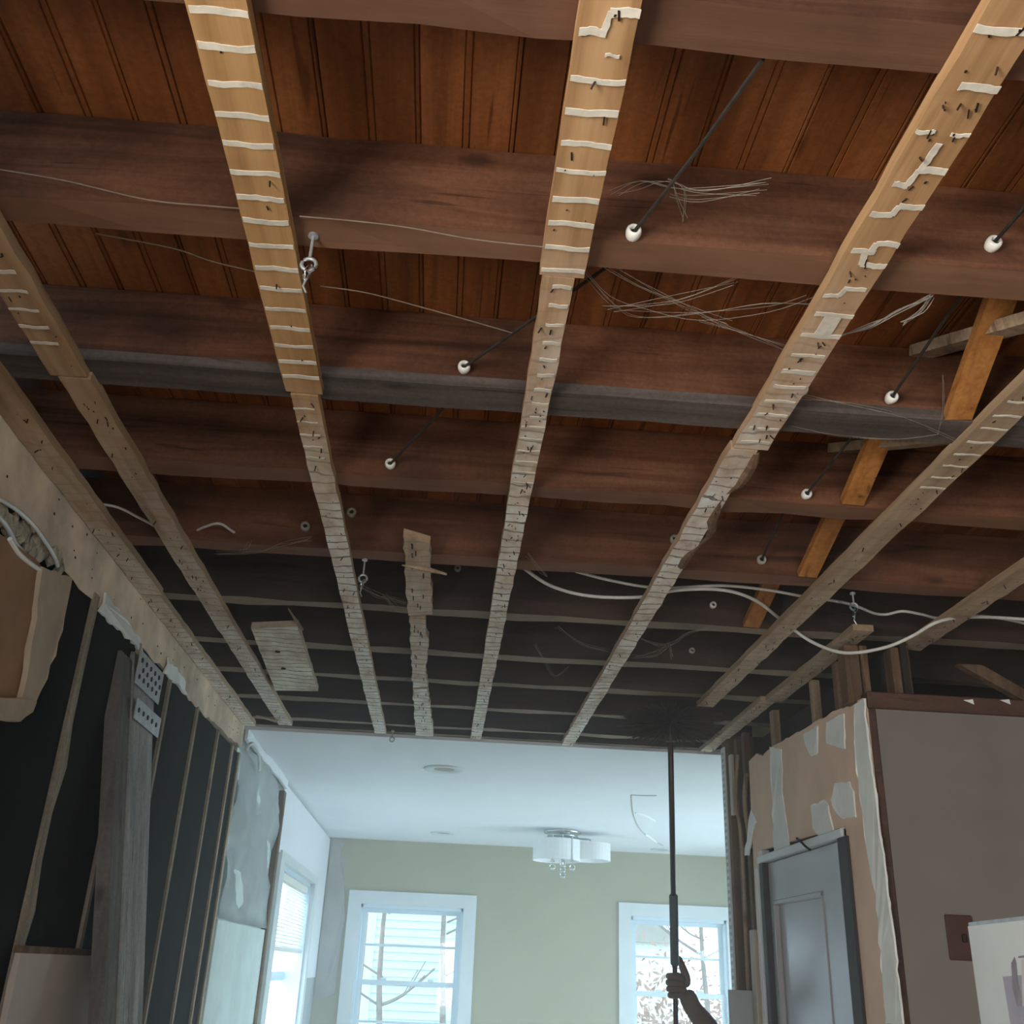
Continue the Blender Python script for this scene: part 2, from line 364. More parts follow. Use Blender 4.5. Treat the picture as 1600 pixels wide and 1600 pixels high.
# left wall: near plain stretch with a window behind the camera, then the stripped bays
def wall_with_hole(bm, axis, c0, c1, a0, a1, z0, z1, holes):
    """wall normal to axis; holes (a0,a1,z0,z1), sorted"""
    def bx(p0, p1, q0, q1):
        if p1-p0 > 1e-4 and q1-q0 > 1e-4:
            box(bm, c0, c1, p0, p1, q0, q1) if axis == 'x' else box(bm, p0, p1, c0, c1, q0, q1)
    cur = a0
    for h in holes:
        bx(cur, h[0], z0, z1); bx(h[0], h[1], z0, h[2]); bx(h[0], h[1], h[3], z1); cur = h[1]
    bx(cur, a1, z0, z1)
bm = B(); wall_with_hole(bm, 'x', -1.12, XL, -3.4, 1.85, -1.6, 1.0, [(-1.15, 0.15, -0.65, 0.65)]); struct('wall_left', bm, beige_m)
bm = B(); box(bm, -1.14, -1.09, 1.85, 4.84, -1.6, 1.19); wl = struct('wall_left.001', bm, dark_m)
stud_y = [2.20, 2.62, 3.06, 3.46, 3.895, 4.30, 4.63, 4.80]
for i, y in enumerate(stud_y):
    hw = 0.020 if i in (1, 7) else 0.012
    b = B(); r = random.Random(i+3); n = 22; rings = []
    for k in range(n+1):
        z = -1.6+(0.875+1.6)*k/n
        wv = hw*(1+0.08*math.sin(k*1.7+i))+r.uniform(-0.0015, 0.0015); bumpk = 0.007 if (i == 1 and k in (15, 18)) else 0
        rings.append([b.verts.new(p) for p in ((-1.09, y-wv, z), (XL+0.004+r.uniform(-.001, .001)+bumpk, y-wv, z), (XL+0.004+bumpk, y+wv+bumpk, z), (-1.09, y+wv, z))])
    for k in range(n):
        for q in range(4): b.faces.new([rings[k][q], rings[k][(q+1) % 4], rings[k+1][(q+1) % 4], rings[k+1][q]])
    b.faces.new(rings[0]); b.faces.new(rings[-1])
    obj('stud', b, pale_stud, wl)
edges = [1.86]+stud_y
for i in range(len(edges)-1):
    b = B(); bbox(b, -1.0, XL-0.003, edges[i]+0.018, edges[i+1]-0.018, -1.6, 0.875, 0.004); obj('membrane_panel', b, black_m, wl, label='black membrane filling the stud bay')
b = B(); prism(b, ragged([(XL+0.008, 2.59, -1.6), (XL+0.008, 3.44, -1.6), (XL+0.008, 3.44, 0.001), (XL+0.008, 2.59, -0.002)], 0.06, 0.002), (0.013, 0, 0)); obj('drywall_panel', b, beige_m, wl, label='beige drywall left on the lower studs')
b = B(); box(b, XL+0.006, XL+0.024, 2.58, 3.44, -0.004, 0.012); obj('ledge', b, darkstud_m, wl)

# far room left wall: sheeting, drywall and side window
bm = B(); wall_with_hole(bm, 'x', -1.16, XL-0.02, 4.84, 9.2, -1.6, 1.0, [(6.62, 8.35, -0.75, 0.56)]); wfl = struct('wall_left.002', bm, foam_m)
b = B(); r = random.Random(5); NY, NZ = 16, 14; g = []
for i in range(NY+1):
    row = []
    for k in range(NZ+1):
        y = 4.86+1.36*i/NY; z = 0.17+0.78*k/NZ
        row.append(b.verts.new((XL-0.002+0.022*math.sin(y*7+z*5)*math.sin(z*9-y*2)+0.012*math.sin(z*21+y*9)+r.uniform(-.004, .004), y, z)))
    g.append(row)
for i in range(NY):
    for k in range(NZ): b.faces.new([g[i][k], g[i+1][k], g[i+1][k+1], g[i][k+1]])
bmesh.ops.solidify(b, geom=b.faces[:], thickness=0.004); obj('plastic_sheet', b, foil_m, wfl, smooth=True, label='wrinkled silvery plastic sheet')
b = B(); bbox(b, XL-0.018, XL+0.004, 4.86, 6.22, -1.6, 0.163, 0.003); obj('foam_board', b, foam_m, wfl, label='pale green foam board under the sheet')
b = B(); bbox(b, XL-0.02, XL+0.015, 6.22, 6.29, -1.6, 0.93, 0.004); obj('stud', b, darkstud_m, wfl)
b = B(); prism(b, [(XL-0.02, 6.29, 0.6), (XL-0.02, 9.19, 0.6), (XL-0.02, 9.19, 0.985), (XL-0.02, 6.29, 0.985)], (0.02, 0, 0)); obj('drywall_panel', b, white_ceil, wfl)
b = B(); box(b, XL-0.02, XL, 8.48, 9.19, -0.1, 0.6); obj('drywall_panel', b, white_ceil, wfl)
b = B(); box(b, XL-0.02, XL-0.004, 8.48, 9.19, -1.6, -0.1); obj('drywall_panel', b, board_grey, wfl)
b = B(); prism(b, ragged([(XL+0.0, 4.86, 0.955), (XL, 6.3, 0.95), (XL, 6.3, 1.0), (XL, 4.86, 1.0)], 0.1, 0.006), (0.015, 0, 0)); obj('torn_drywall_edge', b, white_ceil, wfl)
b = B(); tube(b, smooth_path([(XL+0.02, 4.84, 0.9), (XL+0.04, 4.86, 0.935), (XL+0.05, 5.0, 0.92), (XL+0.03, 5.2, 0.87)]), 0.008, 6); obj('sheet_fold', b, foil_m, wfl, smooth=True)

# far wall
bm = B(); wall_with_hole(bm, 'y', 9.2, 9.34, -1.2, 3.5, -1.6, 1.02, [(-0.66, 0.23, -0.74, 0.49), (1.64, 2.49, -0.74, 0.49)]); box(bm, -1.3, 3.5, 9.2, 9.34, 1.02, 1.2); wf = struct('wall_far', bm, yellow_m)
b = B(); pts = [(-0.955, 9.198, 0.995), (-0.83, 9.198, 0.985), (-0.87, 9.198, 0.86), (-0.80, 9.198, 0.80), (-0.82, 9.198, 0.72), (-0.79, 9.198, 0.58), (-0.775, 9.198, 0.3), (-0.80, 9.198, -0.22), (-0.955, 9.198, -0.25)]
prism(b, ragged(pts, 0.07, 0.010), (0, -0.004, 0)); obj('bare_plaster_patch', b, grey_plast, wf, label='bare grey plaster strip in the corner')
bm = B(); wall_with_hole(bm, 'x', 3.3, 3.45, 4.6, 9.34, -1.6, 1.02, [(5.6, 8.4, -1.2, 0.5)]); struct('wall_right.001', bm, yellow_m)  # unseen opening, invented for the added far side fill
bm = B(); box(bm, 1.42, 3.45, 4.62, 4.84, -1.6, 1.19); struct('wall_partition', bm, yellow_m)
bm = B(); box(bm, 2.62, 2.75, -3.4, 4.62, -1.6, 1.19); struct('wall_right', bm, dark_m)
bm = B(); wall_with_hole(bm, 'y', -3.42, -3.3, -1.12, 2.75, -1.6, 1.19, [(0.1, 1.9, -0.8, 0.6)]); struct('wall_back', bm, beige_m)

# double hung windows
def window(name, x0, x1, label):
    b = B(); cw = 0.095
    box(b, x0-cw, x0+0.012, 9.175, 9.2, -0.74, 0.49); box(b, x1-0.012, x1+cw, 9.175, 9.2, -0.74, 0.49); box(b, x0-cw, x1+cw, 9.172, 9.2, 0.478, 0.582); box(b, x0-cw-0.02, x1+cw+0.02, 9.14, 9.2, -0.775, -0.735)
    wn = struct(name, b, white_trim); wn['label'] = label
    b = B(); box(b, x0, x0+0.03, 9.2, 9.33, -0.74, 0.48); box(b, x1-0.03, x1, 9.2, 9.33, -0.74, 0.48); box(b, x0, x1, 9.2, 9.33, 0.45, 0.49); box(b, x0, x1, 9.2, 9.33, -0.75, -0.71)
    obj('jamb', b, vinyl_m, wn)
    for (z0, z1, y, mz) in ((-0.14, 0.455, 9.275, 0.165), (-0.715, -0.10, 9.245, -0.41)):
        b = B(); s = 0.038; box(b, x0+0.028, x0+0.028+s, y, y+0.025, z0, z1); box(b, x1-0.028-s, x1-0.028, y, y+0.025, z0, z1)
        box(b, x0+0.028+s, x1-0.028-s, y, y+0.025, z1-s, z1); box(b, x0+0.028+s, x1-0.028-s, y, y+0.025, z0, z0+s)
        sash = obj('sash', b, vinyl_m, wn)
        b = B(); box(b, x0+0.06, x1-0.06, y+0.010, y+0.0135, z0+0.035, z1-0.035); obj('pane', b, pane_m, sash)
        b = B(); box(b, x0+0.066, x1-0.066, y+0.004, y+0.021, mz-0.009, mz+0.009); obj('muntin', b, vinyl_m, sash)
    for lx in (x0+0.25, x1-0.25):
        b = B(); bbox(b, lx-0.025, lx+0.025, 9.22, 9.245, -0.10, -0.082, 0.004); obj('sash_lock', b, vinyl_m, wn)
window('window_1', -0.66, 0.23, 'left double-hung window in the pale yellow far wall')
window('window_2', 1.64, 2.49, 'right double-hung window in the pale yellow far wall')
# side window with blind in the far room left wall
b = B(); box(b, XL-0.02, XL+0.012, 6.44, 6.62, -0.75, 0.56); box(b, XL-0.02, XL+0.012, 8.35, 8.48, -0.75, 0.56); box(b, XL-0.02, XL+0.014, 6.44, 8.48, 0.56, 0.615); box(b, XL-0.02, XL+0.05, 6.42, 8.5, -0.79, -0.75)
w3 = struct('window_3', b, white_trim); w3['label'] = 'side window with half-raised blind'
b = B(); box(b, -1.16, XL-0.02, 6.62, 6.65, -0.75, 0.56); box(b, -1.16, XL-0.02, 8.32, 8.35, -0.75, 0.56); box(b, -1.16, XL-0.02, 6.62, 8.35, 0.53, 0.56); box(b, -1.16, XL-0.02, 6.62, 8.35, -0.75, -0.72); box(b, -1.14, -1.11, 6.65, 8.32, -0.12, -0.06); box(b, -1.14, -1.11, 7.46, 7.52, -0.72, 0.53)
obj('sash', b, vinyl_m, w3)
b = B(); box(b, -1.128, -1.124, 6.65, 8.32, -0.72, 0.53); obj('pane', b, pane_m, w3)
b = B(); bbox(b, -1.05, -1.0, 6.66, 8.31, 0.48, 0.53, 0.004); bl = obj('blind', b, blind_m, w3, label='white slatted blind')
for k in range(17):
    z = 0.46-k*0.0225; b = B(); prism(b, [(-1.046, 6.67, z+0.009), (-1.0, 6.67, z-0.009), (-1.0, 6.67, z-0.006), (-1.046, 6.67, z+0.012)], (0, 1.63, 0)); obj('slat', b, blind_m, bl)
b = B(); bbox(b, -1.05, -0.995, 6.66, 8.31, 0.065, 0.09, 0.004); obj('bottom_rail', b, blind_m, bl)

# right wall with door
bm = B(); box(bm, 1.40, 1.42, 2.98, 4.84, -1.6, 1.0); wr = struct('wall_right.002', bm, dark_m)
dw = [(3.185, -1.6), (3.185, 0.455), (4.10, 0.475), (4.10, -1.6), (4.18, -1.6), (4.19, 0.3), (4.17, 0.838), (4.06, 0.85), (3.98, 0.822), (3.86, 0.836), (3.56, 0.826), (3.2, 0.818), (2.955, 0.80), (2.955, -1.6)]
b = B(); pts = []
for i in range(len(dw)):
    p, q = dw[i], dw[(i+1) % len(dw)]
    if 6 <= i <= 11:
        pts += ragged([(XR, *p), (XR, *q)], 0.03, 0.0)[:max(1, int(math.dist(p, q)/0.03))]
    else: pts.append((XR, *p))
pts = [(p[0], p[1], p[2]+(random.uniform(-0.003, 0.003) if p[2] > 0.7 else 0)) for p in pts]
prism(b, pts, (0.014, 0, 0)); obj('drywall_panel', b, pink_m, wr, label='pinkish bare drywall with mud patches')
def zp5(l): return [onx(1100+a/2.91, 1050+c/2.91, XR) for a, c in l]
patches = [[(300,340),(355,350),(360,560),(392,790),(320,835),(310,540)], [(455,285),(520,245),(518,370),(490,385),(465,335)], [(560,230),(640,190),(645,350),(600,335),(560,325)],
 [(600,505),(665,497),(685,545),(695,660),(640,670),(605,640),(580,580)], [(490,610),(550,580),(570,610),(598,745),(540,760),(500,715)], [(218,625),(245,680),(225,720),(208,835),(190,835),(205,700)],
 [(690,150),(735,122),(750,300),(780,520),(812,760),(830,900),(870,1200),(912,1600),(835,1600),(810,1300),(790,1050),(755,850),(720,600),(695,420),(690,250)]]
for i, pl in enumerate(patches):
    pts = [Vector(p) for p in zp5(pl)]
    b = B(); prism(b, [tuple(p) for p in ragged([(p.x, p.y, p.z) for p in pts], 0.02, 0.003)], (-0.003-0.0004*i, 0, 0)); obj('mud_patch', b, mud_m, wr)
for y, z0, m_, wv in ((3.20, 0.5, darkstud_m, 0.02), (3.43, 0.5, stud_m, 0.016), (3.89, 0.5, stud_m, 0.02), (4.30, -1.6, darkstud_m, 0.02), (4.42, -1.6, darkstud_m, 0.02)):
    b = B(); bbox(b, XR+0.016, XR+0.046, y-wv, y+wv, z0, 0.985, 0.003); obj('stud', b, m_, wr)
b = B(); bbox(b, XR+0.004, 1.44, 4.50, 4.60, -1.6, 1.015, 0.003); obj('stud', b, darkstud_m, wr)
b = B(); bbox(b, XR-0.004, XR+0.010, 4.535, 4.585, -1.6, 0.97, 0.002); cb_ = obj('corner_bead', b, white_trim, wr, label='white perforated corner bead on the wall end')
b = B()
for k in range(60):
    z = 0.94-k*0.028
    for dy_ in (4.548, 4.565): box(b, XR-0.0048, XR-0.0038, dy_-0.004, dy_+0.004, z-0.007, z+0.007)
obj('bead_holes', b, grey_plast, cb_, kind='stuff')
b = B(); bbox(b, XR+0.0, XR+0.016, 4.44, 4.48, 0.66, 0.92, 0.003); obj('shim', b, beige_m, wr)
b = B(); tube(b, smooth_path([(XR+0.01, 4.36, 0.9), (XR-0.005, 4.37, 0.7), (XR+0.005, 4.35, 0.5), (XR, 4.36, -0.2)]), 0.008, 6); obj('stripped_lath', b, stud_m, wr)
b = B(); tube(b, smooth_path([(XR+0.01, 4.24, 0.8), (XR-0.003, 4.25, 0.68), (XR+0.01, 4.235, 0.5)]), 0.010, 6); obj('stripped_lath', b, stud_m, wr)
b = B(); bbox(b, XR-0.012, XR+0.01, 4.20, 4.26, -1.6, 0.19, 0.003); obj('old_trim', b, beige_m, wr)
# door
b = B(); bbox(b, XR-0.004, XR+0.03, 4.06, 4.10, -1.6, 0.475, 0.003); bbox(b, XR-0.004, XR+0.03, 3.20, 3.245, -1.6, 0.455, 0.003); bbox(b, XR-0.012, XR+0.03, 3.20, 4.10, 0.425, 0.452, 0.003)
d1 = struct('door_1', b, white_trim); d1['label'] = 'grey panelled door in pinkish drywall'
for (y0, y1) in ((3.165, 3.243), (4.04, 4.085)):
    b = B(); bbox(b, XR-0.010, XR+0.03, y0, y1, -1.6, 0.425, 0.003); obj('door_casing', b, casing_dk, d1, label='dark raw casing strip')
b = B()
for yy in (4.105, 4.125): bbox(b, XR-0.014, XR+0.004, yy-0.005, yy+0.005, -1.6, 0.41, 0.002)
obj('jamb_moulding', b, white_trim, d1)
b = B(); Y0, Y1 = 3.25, 4.035; s = 0.13
sa, sb = 0.215, 0.045; box(b, XR+0.012, XR+0.05, Y0, Y0+sa, -1.59, 0.42); box(b, XR+0.012, XR+0.05, Y1-sb, Y1, -1.59, 0.42)
for z0, z1 in ((0.283, 0.42), (-0.72, -0.55), (-1.59, -1.4)): box(b, XR+0.012, XR+0.05, Y0+sa, Y1-sb, z0, z1)
leaf = obj('door_leaf', b, door_m, d1)
for z0, z1 in ((-0.55, 0.283), (-1.4, -0.72)):
    b = B(); box(b, XR+0.028, XR+0.04, Y0+sa, Y1-sb, z0, z1); obj('door_panel', b, door_m, leaf)
    b = B(); bbox(b, XR+0.008, XR+0.03, Y0+sa-0.005, Y1-sb+0.005, z1-0.016, z1+0.003, 0.004); bbox(b, XR+0.008, XR+0.03, Y0+sa-0.005, Y0+sa+0.012, z0, z1, 0.004); bbox(b, XR+0.008, XR+0.03, Y1-sb-0.012, Y1-sb+0.005, z0, z1, 0.004); obj('panel_moulding', b, door_m, leaf)
b = B(); tube(b, smooth_path([onx(1245, 1310, XR-0.01), onx(1252, 1316, XR-0.03), onx(1258, 1322, XR-0.03), onx(1266, 1328, XR-0.005)]), 0.004, 6); tag(obj('bent_wire', b, wire_m), 'short bent black wire curling out above the grey door', 'wire')

# taupe wall facing the camera
YB = 2.955
bm = B(); box(bm, 1.283, 2.62, YB, YB+0.02, -1.6, 0.776); wt = struct('wall_side', bm, brown_wall)
b = B(); bbox(b, 1.262, 2.62, YB-0.012, YB+0.07, 0.772, 0.823, 0.003); obj('top_trim', b, trim_dark, wt, label='dark brown board along the top of the taupe wall')
b = B(); bbox(b, 1.264, 1.286, YB-0.006, YB+0.03, -1.6, 0.772, 0.003); obj('edge_strip', b, trim_dark, wt)
for x0, x1, m_ in ((1.225, 1.272, darkstud_m), (1.276, 1.30, darkstud_m), (1.375, 1.435, darkstud_m)):
    b = B(); bbox(b, x0, x1, YB+0.04, YB+0.10, 0.80, 0.985, 0.003); obj('stud', b, m_, wt)
for px in (1505, 1562):
    p = ony(px, 1094, YB-0.014); b = B(); prism(b, [p, (p[0]+0.03, p[1], p[2]+0.004), (p[0]+0.032, p[1], p[2]-0.012)], (0, -0.002, 0)); obj('paper_scrap', b, mud_m, wt)
b = B(); prism(b, [(1.62, 3.05, 0.96), (1.70, 3.05, 0.96), (2.0, 3.05, 0.79), (1.93, 3.05, 0.79)], (0, 0.03, 0)); tag(obj('diagonal_brace', b, darkstud_m), 'brown diagonal brace in the dark gap above the taupe wall', 'brace')
b = B(); prism(b, [(1.75, 3.06, 0.80), (1.80, 3.06, 0.80), (2.1, 3.06, 1.01), (2.03, 3.06, 1.01)], (0, 0.03, 0)); tag(obj('diagonal_brace', b, darkstud_m), 'brown diagonal brace rising to the right at the photo edge above taupe wall', 'brace')

# ================================================================== JOISTS
JY = [(0.795, 0.862), (1.218, 1.283), (1.668, 1.743), (2.08, 2.147), (2.545, 2.615), (3.0, 3.06), (3.45, 3.515), (3.838, 3.898), (4.255, 4.316), (4.66, 4.715)]
jl = ['ceiling joist nearest the camera, cut by the top edge of the photo',
 'broad brown ceiling joist, second from camera, carrying the upper eye bolt',
 'ceiling joist with blackened grey underside, third from camera',
 'reddish brown ceiling joist, fourth from camera, just beyond the grey-bottomed one',
 'brown ceiling joist, fifth from camera, with white cables passing just beyond it',
 'dim ceiling joist, sixth from camera, just beyond the white cables',
 'thin-looking ceiling joist, seventh from camera, crossing above the plywood patch top',
 'thin-looking ceiling joist, eighth from camera, crossing above the plywood patch bottom',
 'ceiling joist, second from the edge of the white ceiling',
 'last ceiling joist, nearest the edge of the white ceiling']
for i, (y0, y1) in enumerate(JY):
    t = thing('ceiling_joist', jl[i], 'joist', (0.8, (y0+y1)/2, 1.021), 'exposed ceiling joists')
    b = B(); rough_beam(b, 'x', -1.085, 2.6, y0, y1, 1.0215, 1.184, 0.14, 0.0035, i); obj('beam', b, joist_dark if i == 0 else joist_m if i < 5 else joist_far, t)
    if i == 2:
        b = B(); rough_beam(b, 'x', -1.06, 2.5, y0-0.006, y1+0.006, 1.0175, 1.040, 0.1, 0.0012, 90); obj('stained_underside', b, joist_grey, t, label='blackened grey underside')
b = B(); rough_beam(b, 'x', -1.085, 2.6, 4.83, 4.868, 1.018, 1.184, 0.14, 0.002, 77); tag(obj('rim_joist', b, joist_far), 'rim joist standing on the near edge of the white ceiling', 'joist')

# ================================================================== FURRING STRIPS
def strip(label, x0, x1, y0, y1, m, marks=None, seed=0, rag=0.003, nails=40, skew=0.0, fine=0.55, links=(), grp='furring strips under the joists'):
    t = thing('furring_strip', label, 'furring strip', ((x0+x1)/2, y0, 1.0), grp)
    r = random.Random(seed); b = B(); n = max(3, int((y1-y0)/0.06)); rings = []
    for i in range(n+1):
        y = y0+(y1-y0)*i/n; dx = skew*(i/n)
        a, c = x0+dx+r.uniform(-rag, rag)*fine, x1+dx+r.uniform(-rag, rag)*fine
        rings.append([b.verts.new(p) for p in ((a, y, 1.0+r.uniform(-.0015, .0015)), (c, y, 1.0+r.uniform(-.0015, .0015)), (c, y, 1.0205), (a, y, 1.0205))])
    for i in range(n):
        for k in range(4): b.faces.new([rings[i][k], rings[i][(k+1) % 4], rings[i+1][(k+1) % 4], rings[i+1][k]])
    b.faces.new(rings[0][::-1]); b.faces.new(rings[-1])
    obj('lath_board', b, m, t)
    if marks:
        for (y, f0, f1, wd) in marks:
            b = B(); k = 7; up_, lo_ = [], []
            for q in range(k+1):
                xx = x0+(x1-x0)*(f0+(f1-f0)*q/k); dy_ = r.uniform(-.0007, .0007)+0.0012*math.sin(q*.8+y*40)
                up_.append((xx, y+wd/2+dy_+r.uniform(-.0008, .0008), 0.9992)); lo_.append((xx, y-wd/2+dy_+r.uniform(-.0008, .0008), 0.9992))
            prism(b, lo_+up_[::-1], (0, 0, -0.0012)); obj('plaster_ridge', b, plaster_m, t)
        for (ya, fa, yb, fb, wd) in links:
            p, q = Vector((x0+(x1-x0)*fa, ya, 0.9992)), Vector((x0+(x1-x0)*fb, yb, 0.9992)); sd = (q-p).cross(Vector((0, 0, 1))).normalized()*wd/2; b = B()
            prism(b, [(v.x, v.y, 0.9992) for v in ragged([tuple(p+sd), tuple(q+sd), tuple(q-sd), tuple(p-sd)], 0.008, 0.0012) for v in [Vector(v)]], (0, 0, -0.0013)); obj('plaster_ridge', b, plaster_m, t)
    if nails:
        b = B()
        for _ in range(nails):
            y = y0+0.03+(y1-y0-0.06)*r.random()**1.2; xx = x0+(x1-x0)*r.uniform(0.15, 0.85); q = r.uniform(0.0012, 0.0028); L = r.choice((q*1.2, q*1.2, q*1.5, 0.008, 0.014)); a = r.uniform(-.4, .4)
            if r.random() < 0.75:
                prism(b, [(xx-q/2, y-L/2, 0.9985), (xx+q/2, y-L/2, 0.9985), (xx+q/2+a*L, y+L/2, 0.9985), (xx-q/2+a*L, y+L/2, 0.9985)], (0, 0, -0.0012))
            else: tube(b, [(xx, y, 1.0), (xx+r.uniform(-.006, .006), y+r.uniform(-.006, .006), 0.990)], 0.0014, 5)
        obj('nail_holes_and_nails', b, nail_m, t, kind='stuff')
    return t
def even(y0, y1, f0=0.0, f1=1.0, wd=0.009, seed=1, st=0.0525, j=0.02):
    r = random.Random(seed); out = []; y = y0
    while y < y1:
        out.append((y, max(0, f0+r.uniform(0, j)), min(1, f1-r.uniform(0, j)), wd*r.uniform(0.75, 1.2))); y += st+r.uniform(-.003, .003)
    return out
mA = even(0.745, 1.66, 0.02, 1.0, 0.0095, 2)
strip('tan furring strip left of centre, near length with white plaster bars', -0.357, -0.286, 0.45, 1.70, strip_a, mA, 1, 0.002, 10)
strip('chalky furring strip left of centre, far length butted to the tan one', -0.350, -0.297, 1.706, 4.80, strip_a, even(1.76, 2.0, 0, .8, .006, 3), 2, 0.003, 60)
mB = [(0.79, .35, .95, .009), (0.829, .05, .45, .011), (0.86, .55, .8, .004)]+even(0.899, 1.27, 0.02, 1.0, 0.0095, 4)
mB = [(0.77, .1, .5, .012), (0.80, .5, 1.0, .012)]+mB[1:]
strip('middle furring strip, near length with white bars and nail holes', 0.094, 0.164, 0.45, 1.285, strip_b, mB, 3, 0.002, 16, links=[(0.80, .52, 0.835, .45, .007)])
strip('middle furring strip, long spotted far length below the upper joists', 0.102, 0.152, 1.287, 4.815, strip_b, even(1.31, 1.75, .3, .95, .009, 6)+even(1.77, 2.05, .05, 1, .007, 7), 4, 0.003, 110)
mC = [(0.78, 0, 1, .011), (0.86, .3, 1.0, .011), (0.935, .0, .35, .007), (0.935, .65, 1, .006), (1.0, .45, 1, .012), (1.03, .15, .45, .010), (1.07, .5, 1, .011), (1.09, .05, .5, .011), (1.15, .5, 1, .011), (1.17, .1, .6, .010), (1.2, .45, 1, .011), (1.26, .4, .9, .009), (1.28, .05, .4, .009), (1.33, .1, 1.0, .010), (1.36, .35, .75, .05), (1.39, .05, 1, .011)]+even(1.45, 1.78, .1, .95, .010, 8)
strip('right-hand furring strip, near length with zigzag white plaster smears', 0.545, 0.616, 0.45, 1.80, strip_b, mC, 5, 0.003, 70, links=[(0.952, .55, 1.0, .5, .009), (1.0, .47, 1.03, .42, .008), (1.07, .52, 1.09, .48, .009), (1.15, .52, 1.17, .5, .010), (1.17, .4, 1.2, .47, .010), (1.26, .45, 1.28, .38, .008), (1.335, .5, 1.385, .45, .016)])
tC = strip('right-hand furring strip, far length with bark edge below its splintered joint', 0.540, 0.596, 1.805, 4.84, strip_b, None, 6, 0.004, 50)
b = B(); r = random.Random(9); pts = []
for i in range(14):
    y = 1.82+0.05*i; pts.append((0.598+0.012*math.sin(i*.9)+r.uniform(-.004, .004), y, 1.006))
tube(b, pts, 0.012, 7, radii=[0.004+0.010*abs(math.sin(i*0.6+0.5)) for i in range(14)]); obj('bark_edge', b, darkstud_m, tC, label='dark bark left on the strip edge')
strip('grey furring strip on the right crossing behind the white cables', 0.985, 1.05, 0.95, 3.95, strip_r, even(1.55, 1.95, .1, .95, .006, 10), 7, 0.003, 70)
strip('short furring strip at the right edge, beyond the grey one', 1.44, 1.505, 1.5, 3.06, strip_r, None, 8, 0.003, 40)
strip('second furring strip from the left wall, near length with white bars', -0.80, -0.73, 0.9, 1.70, strip_l, even(1.38, 1.62, 0, .75, .008, 11), 9, 0.004, 18)
strip('second furring strip from the left wall, long far length', -0.79, -0.728, 1.705, 4.73, strip_l, None, 10, 0.004, 70)
strip('furring strip against the left header board, near length', XL+0.004, -0.897, 1.0, 2.96, strip_l, None, 11, 0.004, 40)
strip('furring strip against the left header board, far length with dark lath lines', XL+0.004, -0.905, 2.97, 4.78, strip_l, None, 12, 0.004, 50)
strip('edge strip along the right wall top, near length with split end', 1.222, 1.285, 2.90, 3.80, strip_r, None, 13, 0.004, 30)
strip('edge strip along the right wall top, offset far length', 1.205, 1.262, 3.81, 4.82, strip_r, None, 14, 0.005, 20)
# broken middle strip
def slab_px(pts, z, th, jit=0.004): return ragged([onz(px, py, z) for px, py in pts], 0.03, jit), th
for nm, lab, pts in (('broken_strip', 'upper torn piece of broken strip hanging between two furring strips', [(630, 838), (672, 850), (673, 905), (676, 960), (638, 962)]),
                     ('broken_strip', 'middle torn piece of broken strip with wavy edge', [(640, 965), (664, 965), (670, 1010), (668, 1030), (664, 1050), (669, 1073), (645, 1075)]),
                     ('broken_strip', 'lowest torn piece of broken strip reaching the white ceiling edge', [(645, 1077), (668, 1075), (672, 1110), (677, 1150), (668, 1152), (650, 1150)])):
    t = thing(nm, lab, 'broken strip', onz(pts[0][0], pts[0][1], 1.0), 'broken strip pieces'); z = 0.999
    pp = [(p[0], p[1], z+random.uniform(-.001, .001)) for p in ragged([onz(px, py, z) for px, py in pts], 0.04, 0.004)]
    b = B(); prism(b, pp, (0, 0, 0.0215)); obj('lath_board', b, strip_l, t)
    c0 = [p for p in pp]; xs = [p[0] for p in c0]; ys = [p[1] for p in c0]; r = random.Random(len(lab)); b = B()
    for _ in range(12):
        xx = min(xs)+(max(xs)-min(xs))*r.uniform(.25, .7); y = r.uniform(min(ys)+.04, max(ys)-.04); box(b, xx-.0015, xx+.0015, y-.015, y+.015, 0.9965, 0.9995)
    obj('nail_holes_and_nails', b, nail_m, t, kind='stuff')
b = B(); p, q = onz(628, 883, 0.99), onz(698, 897, 0.985); tube(b, [p, ((p[0]+q[0])/2, (p[1]+q[1])/2, 0.99), q], 0.006, 6, radii=[.002, .008, .003]); tag(obj('wood_splinter', b, stud_m), 'thin wood splinter sticking sideways across the broken strip', 'splinter')
b = B(); p, q = onz(400, 1118, 0.998), onz(432, 1126, 0.998); tube(b, [p, q], 0.008, 6, radii=[.003, .01]); tag(obj('wood_splinter', b, stud_m), 'short wood splinter beside the far end of the second strip from left', 'splinter')
t = thing('plywood_patch', 'chalky plywood patch nailed under the joists left of centre', 'patch', onz(445, 1030, 0.998))
pp = ragged([onz(px, py, 0.999) for px, py in ((392, 982), (465, 979), (497, 1080), (430, 1079))], 0.05, 0.0015)
b = B(); prism(b, [(p[0], p[1], 0.999) for p in pp], (0, 0, 0.022)); obj('board', b, strip_mat('plywood_chalk', (0.24, 0.16, 0.1), (0.42, 0.31, 0.21), (0.5, 0.4, 0.3), 2.0, 3.6, (0.80, 0.72, 0.61)), t)
for px, py in ((434, 1018), (443, 1044)):
    p = onz(px, py, 0.998); b = B(); lathe(b, [(0.009, 0), (0.009, -0.003), (0.003, -0.004)], p, n=10); obj('screw_head', b, nail_m, t)
b = B(); p = onz(466, 980, 1.0); prism(b, [p, (p[0]+.012, p[1]+.04, 1.0), (p[0]-0.02, p[1]-.12, 1.018)], (0, 0, 0.008)); obj('sliver', b, stud_m, t)

